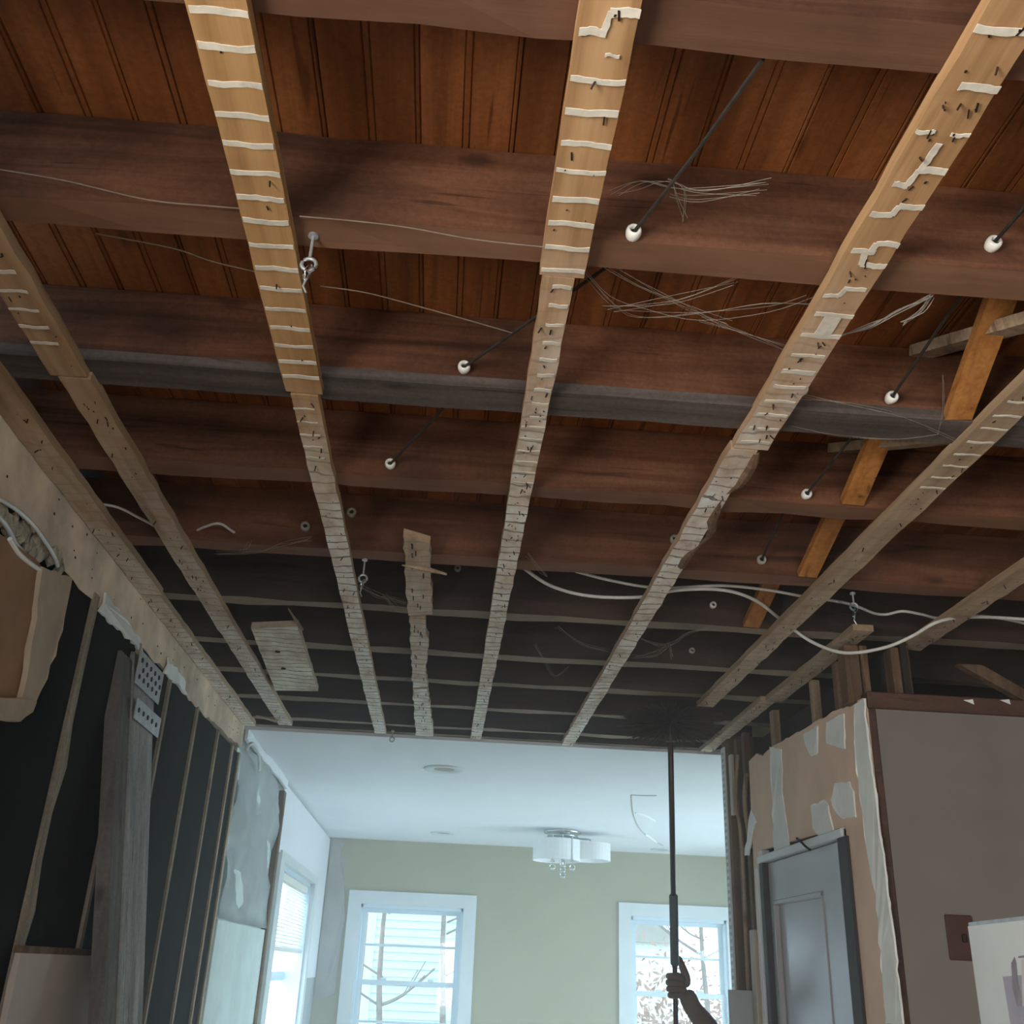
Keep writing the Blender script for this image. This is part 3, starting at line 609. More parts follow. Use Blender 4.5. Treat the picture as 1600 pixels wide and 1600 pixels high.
# ================================================================== BRIDGING
def bar(bm, p, q, w, th):
    p, q = Vector(p), Vector(q); d = (q-p).normalized(); s = Vector((1, 0, 0)); s = (s-d*s.dot(d)).normalized(); u = d.cross(s)
    vs = []
    for c in (p, q):
        for a, e in ((-1, -1), (1, -1), (1, 1), (-1, 1)): vs.append(bm.verts.new(c+s*a*w/2+u*e*th/2))
    for f in ((0, 1, 2, 3), (4, 7, 6, 5), (0, 4, 5, 1), (1, 5, 6, 2), (2, 6, 7, 3), (3, 7, 4, 0)): bm.faces.new([vs[i] for i in f])
brs = [((0.955, 1.662, 1.028), (0.915, 1.288, 1.175), 'orange bridging piece between second and third joists at right'),
       ((0.902, 2.074, 1.03), (0.91, 1.75, 1.175), 'orange bridging piece between third and fourth joists at right'),
       ((0.955, 2.54, 1.03), (0.965, 2.152, 1.175), 'orange bridging piece between fourth and fifth joists at right'),
       ((0.93, 2.995, 1.03), (0.95, 2.62, 1.175), 'dim bridging piece between fifth and sixth joists behind the white cables')]
for p, q, lab in brs:
    b = B(); bar(b, p, q, 0.052, 0.02); tag(obj('bridging_piece', b, orange_m), lab, 'bridging', 'cross bridging')
for p, q, lab in (((1.00, 1.288, 1.03), (0.90, 1.664, 1.175), 'pale rough bridging piece crossing the upper orange one at right edge'), ((0.985, 1.748, 1.03), (0.88, 2.076, 1.17), 'small pale bridging piece just below the grey-bottomed joist at right')):
    b = B(); bar(b, p, q, 0.05, 0.022); tag(obj('bridging_piece', b, stud_m), lab, 'bridging', 'cross bridging')

# ================================================================== KNOB AND TUBE
tubes = [((988, 370), 1.218, 'white porcelain tube in second joist, right of the middle strip'),
 ((1547, 387), 1.218, 'white porcelain tube in second joist near the right photo edge'),
 ((725, 578), 1.665, 'porcelain tube in third joist, left of the middle strip'),
 ((1390, 625), 1.665, 'porcelain tube in third joist, right of the right-hand strip'),
 ((1250, 613), 1.665, 'porcelain tube in third joist half hidden by the right-hand strip'),
 ((610, 728), 2.08, 'porcelain tube in fourth joist, left of the middle strip'),
 ((1258, 775), 2.08, 'porcelain tube in fourth joist, right of the right-hand strip'),
 ((478, 825), 2.545, 'dusty porcelain tube in fifth joist, left of the left-of-centre strip'),
 ((550, 803), 2.545, 'dusty porcelain tube in fifth joist, right of the left-of-centre strip'),
 ((1053, 845), 2.545, 'porcelain tube in fifth joist touching the bark-edged strip'),
 ((1188, 877), 2.545, 'porcelain tube in fifth joist, right of the bark-edged strip'),
 ((715, 890), 2.998, 'dim porcelain tube in sixth joist beside the broken strip'),
 ((1113, 947), 2.998, 'dim porcelain tube in sixth joist below the white cables'),
 ((1080, 1018), 3.448, 'dim porcelain tube in seventh joist near the cobwebs')]
for (px, py), Y, lab in tubes:
    p = ony(px, py, Y); t = thing('porcelain_tube', lab, 'porcelain tube', (p[0], p[1], p[2]-0.011), 'porcelain tubes in the joists'); s = 1.1 if 2.5 < Y < 2.9 else 0.9 if Y > 2.9 else 1.0
    b = B(); lathe(b, [(0.0055*s, 0.01), (0.0055*s, -0.016), (0.008*s, -0.020), (0.0115*s, -0.017), (0.0125*s, -0.010), (0.0115*s, -0.004), (0.009*s, 0.003)], p, (0, 1, 0), 14, False); obj('collar', b, porc_m if 'white' in lab or Y < 2.2 else porc_d, t, smooth=True)
    b = B(); lathe(b, [(0.0054*s, -0.012), (0.0054*s, 0.0)], p, (0, 1, 0), 10); obj('bore', b, wire_m, t)
T = [ony(px, py, Y) for (px, py), Y, _ in tubes]
def wire(label, pts, r=0.0032):
    b = B(); tube(b, pts, r, 6); tag(obj('cloth_wire', b, wire_m), label, 'wire', 'old cloth-covered wires')
e = lambda p, d=-0.01: (p[0], p[1]+d, p[2])
wire('black wire rising from the tube right of the middle strip to the top joist', [e(T[0]), ony(1090, 235, 1.05), ony(1192, 92, 0.875)])
wire('black wire from second joist down to the tube left of the middle strip', [(T[0][0], 1.285, T[0][2]+.02), e(T[2])])
wire('black wire between third and fourth joists left of the middle strip', [(T[2][0], 1.745, T[2][2]+.01), e(T[5])])
wire('black wire leaving the tube near the right photo edge', [e(T[1]), ony(1600, 325, 1.10), ony(1650, 265, .9)])
wire('black wire between second and third joists at right', [(T[1][0]+.03, 1.285, T[1][2]+.03), e(T[3])])
wire('black wire between third and fourth joists at right', [(T[3][0], 1.745, T[3][2]+.02), e(T[6])])
wire('black wire between fourth and fifth joists at right', [(T[6][0], 2.15, T[6][2]+.05), e(T[10])])
# eye bolts
def eyebolt(px, py, L, label, chain=True):
    p = Vector(onz(px, py, 1.021)); t = thing('eye_bolt', label, 'eye bolt', (p.x, p.y-0.03, 1.0), 'hanging eye bolts'); p.y -= 0.02
    b = B(); tube(b, [(p.x, p.y, 1.024), (p.x, p.y, 1.02-L)], 0.0025, 8); lathe(b, [(0.008, 1.016-1.02), (0.008, 0)], (p.x, p.y, 1.021), n=12); obj('shank', b, metal_m, t)
    zc = 1.02-L-0.011
    b = B(); tube(b, [(p.x+0.011*math.cos(a), p.y, zc+0.011*math.sin(a)) for a in [k*math.pi/8 for k in range(16)]], 0.003, 8, True); obj('eye', b, metal_m, t, smooth=True)
    if chain:
        b = B(); tube(b, [(p.x+0.004*math.sin(a), p.y+0.010*math.cos(a), zc-0.016+0.012*math.sin(a)) for a in [k*math.pi/8 for k in range(16)]], 0.0028, 8, True); obj('link', b, chrome_m, t, smooth=True)
        b = B(); tube(b, [(p.x, p.y, zc-0.026), (p.x-0.004, p.y, zc-0.04), (p.x+.002, p.y, zc-.052)], 0.0016, 6); obj('wire_tail', b, metal_m, t)
eyebolt(492, 380, 0.045, 'shiny eye bolt with link under the second joist, left of centre')
eyebolt(571, 878, 0.045, 'small eye bolt under the fifth joist beside the broken strip')
eyebolt(1328, 930, 0.03, 'eye bolt with plastic scrap between the white cables at right')
eyebolt(614, 1143, 0.03, 'small hook hanging at the white ceiling edge', False)
p = onz(1322, 952, 0.96); b = B(); prism(b, ragged([(p[0]-.02, p[1], .985), (p[0]+.03, p[1]+.01, .98), (p[0]+.04, p[1], .94), (p[0]-.01, p[1]+.005, .95)], .02, .004), (0, .003, 0)); tag(obj('plastic_scrap', b, glass_mat('clear_plastic', (.8, .85, .9), .12)), 'torn clear plastic scrap hanging by the right eye bolt', 'plastic scrap')

# ================================================================== CABLES, THREADS, COBWEBS
def cable(name, label, pts, zs, r, m, cat, grp=None):
    P = [onz(px, py, z) for (px, py), z in zip(pts, zs)]
    b = B(); tube(b, smooth_path(P), r, 8); o = obj(name, b, m, None, True); tag(o, label, cat, grp); return o
c1 = [(815, 885), (860, 915), (920, 931), (1000, 933), (1060, 922), (1130, 922), (1180, 938), (1220, 968), (1260, 998), (1300, 1016), (1335, 1020), (1385, 1011), (1425, 994), (1470, 970), (1530, 964), (1620, 969)]
z1 = [1.06, 1.045, 1.04, 1.04, 1.045, 1.045, 1.045, 1.04, .99, .94, .92, .925, .95, .985, 1.03, 1.035]
cable('white_cable', 'white electrical cable hanging in a deep loop at the right', c1, z1, 0.0052, cable_m, 'cable', 'white electrical cables')
c2 = [(900, 893), (950, 906), (1010, 917), (1060, 918), (1130, 915), (1200, 922), (1255, 932), (1310, 940), (1340, 948), (1365, 958), (1385, 960), (1410, 955), (1440, 960), (1470, 966), (1540, 963), (1620, 978)]
cable('white_cable', 'white electrical cable running almost straight above the looped one', c2, [1.055]*16, 0.0045, cable_m, 'cable', 'white electrical cables')
cable('thin_cable', 'thin whitish cable wriggling above the left strips', [(150, 787), (185, 793), (225, 813), (262, 832), (290, 836), (318, 824), (342, 818), (360, 828), (377, 840)], [1.05]*9, 0.0035, cable_m, 'cable')
def thread(label, pts, z=1.03, Y=None):
    P = [ony(px, py, Y) if Y else onz(px, py, z) for px, py in pts]
    b = B(); tube(b, smooth_path(P, 5), 0.0012, 5); tag(obj('dusty_thread', b, thread_m), label, 'thread', 'dusty threads')
thread('dusty thread running along the upper joist right of the tan strip', [(468, 338), (560, 346), (640, 356), (740, 374), (850, 386)], Y=1.20)
thread('dusty thread on the upper left joist left of the tan strip', [(0, 265), (100, 282), (230, 312), (330, 322), (380, 326)], Y=1.20)
thread('dusty thread from the upper eye bolt toward the middle strip', [(500, 447), (570, 457), (640, 475), (720, 497), (800, 520)], z=1.04)
thread('dusty thread on the left between second and third joists', [(150, 365), (270, 388), (330, 408), (400, 425)], z=1.06)
def cobweb(label, lines, z=1.03, n=5, sp=6, r=0.00042):
    rr = random.Random(label); b = B()
    for L in lines:
        for _ in range(n):
            P = [onz(px+rr.uniform(-sp, sp), py+rr.uniform(-sp, sp), z+rr.uniform(-.012, .012)) for px, py in L]
            tube(b, smooth_path(P, 4), r, 4)
    tag(obj('cobweb', b, web_m, kind='stuff'), label, 'cobweb')
cobweb('cobweb swags between middle and right-hand strips under second joist', [[(910, 425), (955, 470), (1000, 488), (1100, 495), (1200, 482), (1262, 470)], [(930, 400), (990, 440), (1080, 480), (1140, 510)], [(950, 480), (1050, 470), (1150, 440)], [(1100, 500), (1180, 530), (1240, 550)]], 1.04, 4, 9)
cobweb('thick pale cobweb right of the right-hand strip near the bridging', [[(1310, 525), (1360, 510), (1400, 488), (1455, 463)], [(1410, 505), (1440, 485), (1456, 463)]], 1.03, 7, 4, .0008)
cobweb('cobweb over the black wire on the second joist', [[(960, 300), (1000, 290), (1050, 285), (1100, 290), (1200, 280)], [(1050, 285), (1065, 305), (1068, 340)], [(1050, 300), (1090, 310), (1190, 300)]], 1.06, 4, 9)
cobweb('cobweb hanging right of the bark-edged strip', [[(1005, 1000), (1030, 1008), (1050, 1005), (1075, 990), (1110, 985)], [(1045, 1005), (1048, 1028)], [(990, 1025), (1020, 1022), (1040, 1010)]], 1.0, 5, 4)
cobweb('cobweb hanging left of the bark-edged strip', [[(835, 1005), (855, 1040), (868, 1058), (885, 1045)], [(870, 980), (910, 1005), (950, 1015)], [(825, 865), (845, 890), (856, 900)]], 1.0, 4, 4)
cobweb('cobweb joining the left-of-centre strip to the broken strip', [[(562, 915), (590, 930), (612, 935), (640, 945)], [(600, 930), (622, 952), (640, 952)]], 1.01, 6, 4)
cobweb('cobweb along the grey-bottomed joist at right', [[(1250, 620), (1330, 632), (1420, 655), (1505, 690)], [(1230, 665), (1300, 680), (1400, 682), (1470, 680)], [(1470, 590), (1475, 640), (1468, 680)]], 1.02, 3, 5)
cobweb('small cobweb under the fifth joist left of centre', [[(335, 865), (400, 862), (440, 850), (485, 842)], [(376, 862), (385, 855), (390, 848)]], 1.01, 4, 4)

# ================================================================== LEFT SIDE
t = thing('header_board', 'beige plaster-smeared header board topping the left stud wall', 'header', (XL, 3.2, 0.86))
pts = [(1.2, 0.875), (1.95, 0.865), (2.25, 0.858), (2.6, 0.853), (3.0, 0.862), (3.4, 0.878), (3.9, 0.868), (4.3, 0.885), (4.83, 0.905), (4.83, 1.0195), (1.2, 1.0195)]
b = B(); pp = ragged([(XL, y, z) for y, z in pts], 0.05, 0.0); pp = [(p[0], p[1], p[2]+(random.uniform(-.008, .008) if p[2] < .95 else 0)) for p in pp]; prism(b, pp, (-0.03, 0, 0)); obj('board', b, header_m, t)
for y0, y1, z in ((2.65, 3.1, .865), (3.35, 3.7, .885)):
    b = B(); prism(b, ragged([(XL, y0, z-.025), (XL, y1, z-.012), (XL, y1-.06, z+.02), (XL, y0+.02, z+.035)], .03, .006), (.006, 0, 0)); obj('plaster_smear', b, mud_m, t)
b = B(); r = random.Random(21)
for _ in range(30):
    y = r.uniform(1.9, 4.7); z = r.uniform(.9, .99); q = r.uniform(.001, .003); box(b, XL-.001, XL+.0015, y-q, y+q, z-q, z+q)
obj('nail_holes', b, nail_m, t, kind='stuff')
# leaning post with punched plates
t = thing('leaning_post', 'grey built-up shoring post leaning against the left stud wall', 'post', (-0.62, 3.15, -1.6))
def lean(x, z): return x+0.142*(0.83-z)/0.99
for k in range(5):
    y0 = 3.0+0.05*k; b = B(); vs = []
    for z in (-1.6, -0.6, 0.2, 0.83):
        for x, y in ((-1.018, y0), (-0.958+random.uniform(-.003, .003), y0), (-0.958, y0+.047), (-1.018, y0+.047)): vs.append(b.verts.new((lean(x, z), y+0.02*(0.83-z), z)))
    for l in range(3):
        for q in range(4): b.faces.new([vs[l*4+q], vs[l*4+(q+1) % 4], vs[l*4+4+(q+1) % 4], vs[l*4+4+q]])
    b.faces.new(vs[0:4]); b.faces.new(vs[12:16]); obj('ply', b, post_m, t)
b = B(); vs = []
for z in (-1.6, -0.6, 0.2, 0.80):
    for x, y in ((-1.0, 2.885), (-0.962, 2.885), (-0.962, 2.997), (-1.0, 2.997)): vs.append(b.verts.new((lean(x, z), y+0.02*(0.83-z), z)))
for l in range(3):
    for q in range(4): b.faces.new([vs[l*4+q], vs[l*4+(q+1) % 4], vs[l*4+4+(q+1) % 4], vs[l*4+4+q]])
b.faces.new(vs[0:4]); b.faces.new(vs[12:16]); obj('side_board', b, side_m, t, label='darker flat board on the near side of the post')
for z0, z1, n in ((0.735, 0.835, 2), (0.63, 0.69, 1)):
    b = B(); X = -0.945+0.142*(0.83-(z0+z1)/2)/0.99; box(b, X, X+0.003, 2.99, 3.27, z0, z1); pl = obj('punched_plate', b, metal_m, t, label='galvanised punched plate')
    b = B()
    for j in range(n*1+ (1 if n == 2 else 0)):
        for k in range(5):
            z = z0+(z1-z0)*(0.25+0.5*j/max(1, n)) if n == 2 else (z0+z1)/2
            lathe(b, [(0.008, 0), (0.007, 0.003)], (X+.003, 3.02+.05*k+(.025 if j % 2 else 0), z), (1, 0, 0), 8)
    obj('punch_holes', b, casing_dk, pl, kind='stuff')
# hanging torn drywall
t = thing('hanging_drywall', 'torn brown drywall chunk hanging at the left photo edge', 'drywall scrap', (-0.93, 2.1, 0.43))
X = -0.925
b = B(); prism(b, ragged([onx(px, py, X) for px, py in ((-60, 800), (0, 840), (45, 872), (58, 888), (45, 985), (25, 1095), (0, 1098), (-60, 1080))], .04, .003), (0.014, 0, 0)); obj('sheet', b, scrap_m, t)
b = B(); prism(b, ragged([onx(px, py, X+.014) for px, py in ((58, 885), (105, 903), (90, 985), (66, 1060), (47, 1098), (24, 1097), (44, 990))], .03, .003), (0.012, 0, 0)); obj('flap', b, flap_m, t, label='paler folded flap')
b = B(); prism(b, ragged([onx(px, py, X+.014) for px, py in ((-60, 1085), (0, 1090), (30, 1090), (46, 1096), (40, 1112), (20, 1127), (0, 1126), (-60, 1118))], .03, .003), (0.016, 0, 0)); obj('folded_edge', b, flap_m, t)
b = B(); tube(b, smooth_path([onx(px, py, X+.02) for px, py in ((15, 842), (30, 865), (50, 882), (62, 890))]), 0.005, 6); obj('paper_tear', b, mud_m, t)
t = thing('insulation_batt', 'torn insulation with foil edge bulging above the hanging drywall', 'insulation', (-0.95, 2.0, 0.75))
b = B(); r = random.Random(31)
for _ in range(46):
    u = r.random(); px, py = -20+u*108+r.uniform(-8, 8), 778+u*95+r.uniform(-4, 22); p = Vector(onx(px, py, -0.945))
    s = r.uniform(.012, .026); mt = Matrix.Translation(p) @ Matrix.Rotation(r.uniform(0, 3), 4, 'X') @ Matrix.Diagonal((s*.5, s*1.3, s*.7, 1)); bmesh.ops.create_icosphere(b, subdivisions=1, radius=1.0, matrix=mt)
obj('fluff', b, fluff_m, t, kind='stuff')
b = B(); tube(b, smooth_path([onx(px, py, -0.925) for px, py in ((-20, 770), (20, 792), (50, 818), (72, 848), (86, 872), (90, 885))]), .005, 6); obj('foil_edge', b, foil_m, t, smooth=True, label='shiny foil edge')
b = B(); tube(b, smooth_path([onx(px, py, -0.925) for px, py in ((-10, 800), (10, 822), (25, 850), (40, 868))]), .006, 6); obj('foil_edge', b, foil_m, t, smooth=True)

# ================================================================== FAR ROOM FITTINGS
for px, py, s, lab in ((694, 1201, .112, 'nearest round recessed ceiling light, left of centre'), (693, 1301, .105, 'far recessed ceiling light above the left window'), (1035, 1327, .10, 'far recessed ceiling light behind the dark pole')):
    p = onz(px, py, 1.0); t = thing('recessed_light', lab, 'recessed light', (p[0], p[1], 0.985), 'recessed ceiling lights')
    b = B(); lathe(b, [(s, 0.0), (s, -0.006), (s*.9, -0.011), (s*.55, -0.006), (s*.5, -0.001)], (p[0], p[1], 1.0), n=28, cap=False); obj('trim_ring', b, white_trim, t, smooth=True)
    b = B(); lathe(b, [(s*.52, -0.003), (s*.52, -0.001)], (p[0], p[1], 1.0), n=24); obj('lens', b, grey_plast, t)
t = thing('ceiling_light', 'chrome ceiling light with white drum shades and crystal balls', 'ceiling light', (0.95, 8.0, 0.7))
b = B(); lathe(b, [(0.145, 0), (0.145, -.012), (0.14, -.018), (0.03, -.022)], (0.915, 8.0, 0.998), n=32); obj('canopy', b, chrome_m, t, smooth=True)
b = B(); lathe(b, [(0.12, -.036), (0.12, -.044), (0.02, -.05)], (0.915, 8.0, 0.998), n=28); lathe(b, [(.02, -.02), (.02, -.036)], (0.915, 8.0, 0.998), n=12); obj('base_disc', b, chrome_m, t, smooth=True)
for (sx, sy, R_, z0, z1) in ((0.865, 7.95, 0.178, 0.775, 0.925), (1.14, 8.08, 0.155, 0.80, 0.925)):
    b = B(); n = 36
    lathe(b, [(R_, z0), (R_, z1), (R_-.004, z1), (R_-.004, z0), (R_, z0)], (sx, sy, 0), n=n, cap=False); sh = obj('drum_shade', b, shade_m, t, smooth=False)
    b = B(); lathe(b, [(R_-.006, z0+.03), (R_-.006, z0+.033)], (sx, sy, 0), n=n); obj('diffuser', b, shade_m, sh)
    b = B(); tube(b, [(sx, sy, z1-.03), (sx, sy, .955), (0.915+(sx-.915)*.3, 8+(sy-8)*.3, .958)], .008, 8); obj('arm', b, chrome_m, t)
for px, py in ((863, 1355), (879, 1352), (879, 1360), (879, 1368), (894, 1356)):
    p = ony(px, py, 7.80); b = B(); bmesh.ops.create_icosphere(b, subdivisions=2, radius=0.027, matrix=Matrix.Translation(p)); obj('crystal_ball', b, crystal_m, t)
for px in (863, 879, 894):
    p = ony(px, 1352, 7.80); b = B(); tube(b, [p, (p[0], p[1], 0.95)], 0.004, 6); lathe(b, [(.018, 0.024), (.018, .034), (.006, .045)], p, n=12); obj('hanging_rod', b, chrome_m, t)

# grey board beside the door
b = B(); bbox(b, 1.150, 1.243, 4.27, 4.29, -1.6, -0.028, 0.002); tag(obj('grey_board', b, board_grey), 'grey board standing on end beside the door frame', 'board')
# switch plate on taupe wall
t = thing('switch_plate', 'dark red-brown switch plate on the taupe wall', 'switch', (1.455, YB, 0.085))
b = B(); bbox(b, 1.418, 1.496, YB-0.010, YB, 0.078, 0.196, 0.003); obj('plate', b, plate_m, t)
b = B(); bbox(b, 1.456, 1.468, YB-0.022, YB-0.009, 0.124, 0.146, 0.003); obj('toggle', b, nail_m, t)
# poster board
A_ = Vector(ony(1518, 1445, 2.1)); B_ = Vector((1.03, 1.80, A_.z)); A_, B_ = Vector((A_.x, A_.y, A_.z)), Vector(onz(1600, 1436, A_.z))
d = (B_-A_); d.z = 0; dl = d.normalized(); nrm = Vector((dl.y, -dl.x, 0))
if nrm.dot(-A_) < 0: nrm = -nrm
# nrm points to the camera side
t = thing('poster_board', 'white poster board with faint grey figure print at lower right', 'poster', (A_.x, A_.y, -1.6))
Wd = 0.75
P0, P1 = A_, A_+dl*Wd
def quad(bm, a0, a1, z0, z1, off, th):
    prism(bm, [tuple(A_+dl*a0+nrm*off+Vector((0, 0, z0))), tuple(A_+dl*a1+nrm*off+Vector((0, 0, z0))), tuple(A_+dl*a1+nrm*off+Vector((0, 0, z1))), tuple(A_+dl*a0+nrm*off+Vector((0, 0, z1)))], tuple(nrm*th))
b = B(); quad(b, 0, Wd, -0.95, -0.003, 0, 0.008); obj('panel', b, poster_m, t)
b = B(); quad(b, 0, Wd, -0.003, 0.004, -0.012, 0.018); obj('top_edge', b, metal_m, t)
for a in (0.08, Wd-0.1):
    b = B(); p = A_+dl*a-nrm*.03; tube(b, [tuple(p+Vector((0, 0, -0.2))), (p.x-nrm.x*.05, p.y-nrm.y*.05, -1.6)], .014, 8); obj('leg', b, darkstud_m, t)
def on_poster(px, py):
    r_ = Vector(ray(px, py)); k = (A_+nrm*.008).dot(nrm)/r_.dot(nrm); return r_*k
def pprint_(name, pl, m, off):
    b = B(); prism(b, [tuple(on_poster(*p)+nrm*off) for p in pl], tuple(nrm*.0004)); obj(name, b, m, t)
pprint_('printed_block', [(1567, 1526), (1640, 1520), (1640, 1640), (1586, 1640)], print_a, .0002)
pprint_('printed_figure', [(1581, 1505), (1586, 1495), (1589, 1505), (1591, 1530), (1597, 1560), (1596, 1572), (1590, 1572), (1583, 1545)], print_b, .0008)
pprint_('printed_figure', [(1592, 1494), (1640, 1488), (1640, 1494), (1592, 1497)], print_b, .0008)
pprint_('printed_figure', [(1597, 1500), (1606, 1498), (1612, 1560), (1608, 1574), (1599, 1572)], print_c, .0012)

# ================================================================== POLE, DUSTER, PERSON
top = Vector(onz(1047, 1128, 0.955)); hand = Vector(ony(1055, 1540, 4.60))
ax = (top-hand).normalized()
t = thing('extension_pole_duster', 'dark telescopic pole with fuzzy duster head raised to the joists', 'pole', tuple(hand-ax*0.8))
k = lambda z: tuple(hand+ax*((z-hand.z)/ax.z))
b = B(); tube(b, [k(0.30), k(0.97)], 0.0115, 10); obj('upper_pole', b, pole_m, t, smooth=True)
b = B(); tube(b, [k(0.05), k(0.06), k(0.315), k(0.32)], 0.018, 12, radii=[.012, .018, .018, .014]); obj('grip_sleeve', b, grip_m, t, smooth=True)
b = B(); tube(b, [k(-0.9), k(0.06)], 0.0105, 10); obj('lower_pole', b, pole_m, t, smooth=True)
b = B(); r = random.Random(44); c = top
lathe(b, [(.02, -.08), (.035, -.02), (.02, .03)], tuple(c), n=12)
obj('duster_core', b, pole_m, t)
b = B()
for _ in range(2200):
    u = Vector((r.gauss(0, 1), r.gauss(0, 1), r.gauss(0, .8))).normalized(); L = r.uniform(.12, .20); st = c+u*.02
    en = c+Vector((u.x*L*1.15, u.y*L, u.z*L*.55))
    if en.z > .992: en.z = .992
    sd = u.cross(Vector((r.random(), r.random(), r.random()))).normalized()*.0022
    v = [b.verts.new(st+sd), b.verts.new(st-sd), b.verts.new(en-sd*.4), b.verts.new(en+sd*.4)]; b.faces.new(v)
obj('bristles', b, bristle_m, t, kind='stuff')

def skin(name, m, chains, parent, smooth=2):
    """chains: list of (points, radii); a shared first point index joins chains: give ('@', k) to start from chain vertex k"""
    vs, es, rs, roots = [], [], [], []
    for ch in chains:
        pts, radii = ch[0], ch[1]; prev = ch[2] if len(ch) > 2 else None
        if prev is None: roots.append(len(vs))
        for p, q in zip(pts, radii):
            vs.append(Vector(p)); rs.append(q)
            if prev is not None: es.append((prev, len(vs)-1))
            prev = len(vs)-1
    org = Vector(parent['org']); me = bpy.data.meshes.new(name); me.from_pydata([tuple(v-org) for v in vs], es, [])
    o = bpy.data.objects.new(name, me); C.objects.link(o); o.parent = parent; o['org'] = tuple(org)
    mod = o.modifiers.new('skin', 'SKIN'); mod.use_smooth_shade = True
    sv = me.skin_vertices[0].data
    for i, q in enumerate(rs): sv[i].radius = (q, q); sv[i].use_root = i in roots
    ss = o.modifiers.new('sub', 'SUBSURF'); ss.levels = smooth; ss.render_levels = smooth
    me.materials.append(m); return o
t = thing('person', 'person reaching up, only dark backlit forearm and fist gripping the pole show', 'person', (1.50, 5.2, -1.6))
hc = hand                                              # fist centre lies on the pole
wr_ = Vector(ony(1081, 1574, 4.60)); el = Vector(ony(1112, 1612, 4.66)); sh_ = Vector((1.36, 5.10, -0.42))
palm = Vector(ony(1069, 1545, 4.612))
hip = Vector((1.54, 5.28, -0.85)); chest = Vector((1.50, 5.24, -0.48)); neck = Vector((1.49, 5.22, -0.37)); head0 = Vector((1.485, 5.20, -0.32))
# body chain: hip, belly, chest, neck, head ; index 0..
chains = [([hip, hip+Vector((0, 0, .16)), chest, neck, head0+Vector((0, -.005, .04)), head0+Vector((0, 0, .11))], [.135, .13, .13, .055, .085, .08])]
chains.append(([sh_, Vector((1.27, 4.88, -0.34)), el, wr_+(el-wr_)*.45, wr_, palm], [.06, .05, .048, .044, .036, .046], 2))
chains.append(([Vector((1.68, 5.27, -.46)), Vector((1.73, 5.29, -.70)), Vector((1.69, 5.16, -.88)), Vector((1.67, 5.09, -.94))], [.06, .045, .034, .03], 2))
for sx in (-.10, .10):
    chains.append(([hip+Vector((sx, 0, -.08)), Vector((hip.x+sx, 5.13, -1.16)), Vector((hip.x+sx, 5.29, -1.52)), Vector((hip.x+sx, 5.16, -1.565))], [.095, .062, .045, .034], 0))
# fingers wrap round the pole: root in the palm, knuckle right, round the far side to the left
for i in range(4):
    z = 0.036-0.024*i; c0 = Vector(k(hand.z+z)); L = (1.0, 1.06, 1.0, .86)[i]
    pts = [palm+Vector((0.004, -.012, z*.7)), c0+Vector((.012, -.030, .002)), c0+Vector((-.016, -.028, 0)), c0+Vector((-.030*L, -.004, -.001)), c0+Vector((-.020*L, .020, -.002)), c0+Vector((.004, .026, -.002))]
    chains.append((pts, [.016, .0150, .0142, .0138, .012, .010]))
th_ = [palm+Vector((.0, -.008, .006)), Vector(ony(1073, 1530, 4.585)), Vector(ony(1067, 1512, 4.583)), Vector(ony(1059, 1493, 4.588))]
chains.append((th_, [.024, .021, .016, .012]))
pb = skin('body', skin_m, chains, t)
b = B(); hm = head0+Vector((0, .01, .10)); bmesh.ops.create_icosphere(b, subdivisions=3, radius=1.0, matrix=Matrix.Translation(hm) @ Matrix.Diagonal((.098, .108, .085, 1)))
bmesh.ops.delete(b, geom=[v for v in b.verts if v.co.z < hm.z-.03 or (v.co.y < hm.y-.06 and v.co.z < hm.z+.03)], context='VERTS'); obj('hair', b, wire_m, t, smooth=True)
skin('shirt', sleeve_m, [([hip+Vector((0, 0, .05)), hip+Vector((0, 0, .18)), chest, chest+Vector((0, 0, .05))], [.15, .145, .15, .10]), ([sh_+Vector((.03, 0, 0)), sh_+(Vector((1.27, 4.88, -0.34))-sh_)*.9], [.075, .058], 2), ([Vector((1.66, 5.27, -.46)), Vector((1.725, 5.29, -.66))], [.075, .056], 2)], t)
skin('trousers', casing_dk, [([hip+Vector((0, 0, .06)), hip+Vector((0, 0, -.03))], [.15, .15])]+[([hip+Vector((sx, 0, -.08)), Vector((hip.x+sx, 5.13, -1.16)), Vector((hip.x+sx, 5.28, -1.48))], [.108, .074, .06], 1) for sx in (-.10, .10)], t)

# ================================================================== OUTSIDE
bm = B(); box(bm, -16, 20, 9.4, 40, -2.3, -2.2); tag(obj('lawn', bm, grass_m), 'pale lawn outside the far windows', 'lawn')
hs = thing('neighbour_house', 'pale sided house seen through the left window', 'house', (-0.6, 15.5, -2.2))
b = B(); box(b, -0.9, 1.3, 15.6, 19, -2.2, 3.6); obj('wall', b, siding_m, hs)
sme = None
for i in range(30):
    z = -0.75+i*0.105
    if sme is None:
        b = B(); prism(b, [(-0.9, 15.6, z), (-0.9, 15.57, z), (-0.9, 15.592, z+.108), (-0.9, 15.6, z+.108)], (2.2, 0, 0)); o = obj('clapboard', b, siding_m, hs); sme = o.data
    else:
        o = bpy.data.objects.new('clapboard', sme); C.objects.link(o); o.parent = hs; o.location = (0, 0, i*0.105)
b = B(); box(b, -0.98, -0.86, 15.55, 15.62, -2.2, 3.0); obj('corner_board', b, white_trim, hs)
b = B(); box(b, -1.6, -0.98, 15.7, 18, -2.2, 3.0); obj('brick_wall', b, brick_m, hs, label='brick side wall')
b = B(); box(b, -0.9, 1.3, 15.4, 15.56, -2.2, -0.78); obj('foundation', b, beige_m, hs)
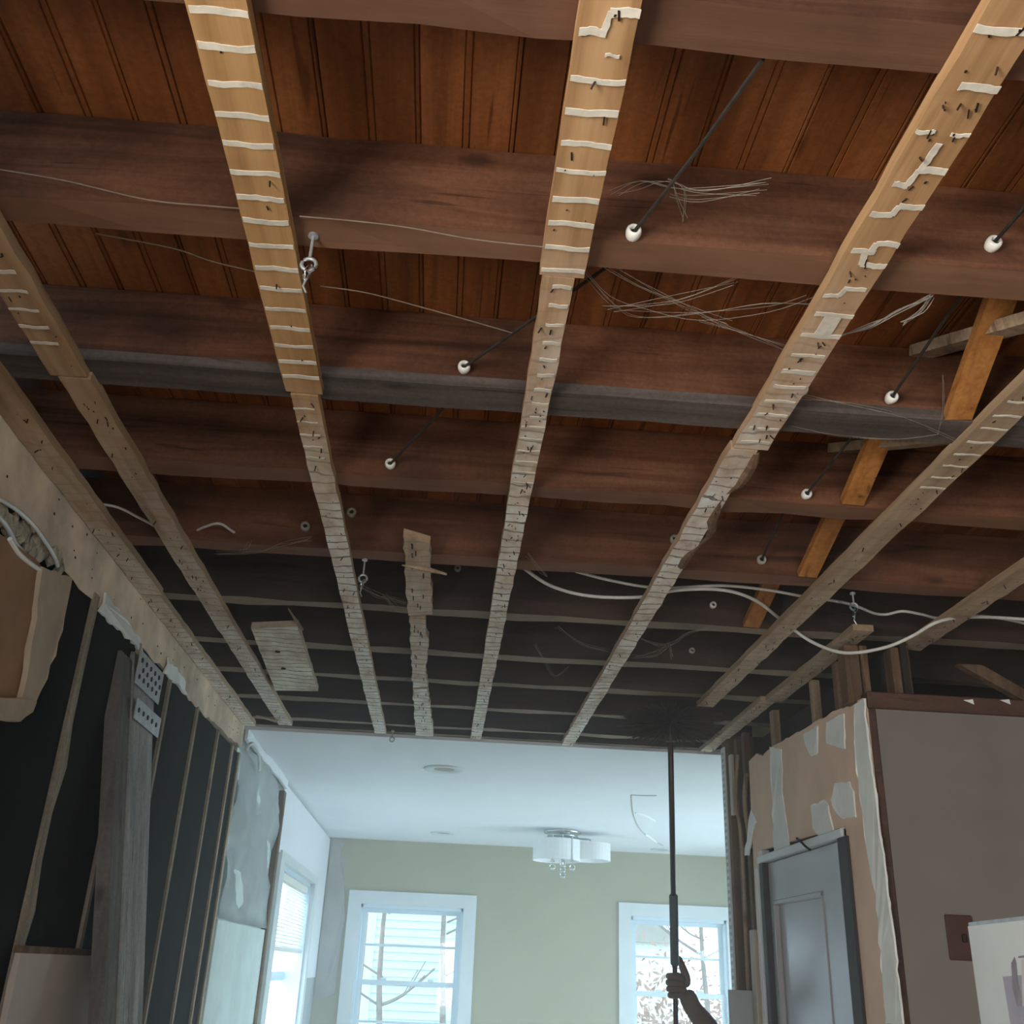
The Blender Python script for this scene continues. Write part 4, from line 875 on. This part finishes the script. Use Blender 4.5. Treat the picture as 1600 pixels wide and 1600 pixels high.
def tree(x, y, hgt, seed, label):
    r = random.Random(seed); t = thing('bare_tree', label, 'tree', (x, y, -2.2), 'bare trees outside'); b = B()
    trunk = [(x+.05*math.sin(i), y, -2.2+hgt*i/8) for i in range(9)]; tube(b, trunk, .06, 7, radii=[.05-.005*i for i in range(9)]); tr = obj('trunk', b, bark_m, t)
    for i in range(9):
        z = -1.6+hgt*.8*r.random(); a = r.uniform(-1, 1); s = r.choice((-1, 1)); L = r.uniform(.4, 1.1); p = Vector((x, y, z)); q = p+Vector((s*L*.8, a*.3, L*.55)); b = B(); mid = p.lerp(q, .5)+Vector((0, 0, -.05))
        tube(b, smooth_path([p, mid, q], 4), .012, 5, radii=None); q2 = mid+Vector((s*L*.25, .1, L*.45)); tube(b, [mid, q2], .007, 4); obj('branch', b, bark_m, t)
tree(0.12, 13.0, 5.0, 1, 'bare tree in front of the pale sided house'); tree(-0.55, 12.2, 4.2, 2, 'slim bare tree at the left of the left window view')
tree(3.6, 14.5, 5.0, 3, 'bare tree seen at the right of the right window')
b = B(); r = random.Random(70)
for _ in range(4000):
    p = Vector((r.uniform(3.4, 6.2), r.uniform(18, 19), -2.1+abs(r.gauss(0, 1.0)))); u = Vector((r.gauss(0, 1), r.gauss(0, 1), r.gauss(0, 1))).normalized(); v = u.orthogonal().normalized(); q = r.uniform(.04, .09)
    b.faces.new([b.verts.new(p+u*q), b.verts.new(p+v*q*.5), b.verts.new(p-u*q), b.verts.new(p-v*q*.5)])
tag(obj('autumn_shrub', b, leaf_m, kind='stuff'), 'reddish shrub mass seen through the right window', 'shrub')
h2 = thing('distant_house', 'distant white house seen through the right window', 'house', (4.2, 30, -2.2))
b = B(); box(b, 3.6, 6.5, 30, 34, -2.2, 0.9); obj('wall', b, mud_m, h2)
b = B(); prism(b, [(3.4, 29.8, 0.9), (6.7, 29.8, 0.9), (5.05, 29.8, 2.2)], (0, 4.4, 0)); obj('roof', b, grey_plast, h2)
b = B(); box(b, 4.3, 4.9, 29.95, 30.02, -0.8, 0.2); obj('window', b, board_grey, h2)

# airborne dust, with the veil of lens glare put into the same volume
m = bpy.data.materials.new('dust_glare_haze'); m.use_nodes = True; nt = m.node_tree; nt.nodes.clear()
o_ = nt.nodes.new('ShaderNodeOutputMaterial'); vs_ = nt.nodes.new('ShaderNodeVolumeScatter'); vs_.inputs['Color'].default_value = (0.88, 0.93, 0.97, 1)
vs_.inputs['Density'].default_value = 0.055; vs_.inputs['Anisotropy'].default_value = 0.35; nt.links.new(vs_.outputs[0], o_.inputs['Volume'])
b = B(); box(b, -0.955, 2.6, 2.0, 9.15, -1.58, 1.18); hz = obj('dust_glare_haze', b, m, kind='stuff'); tag(hz, 'thin demolition dust and lens glare veil in the air of the rooms', 'haze')
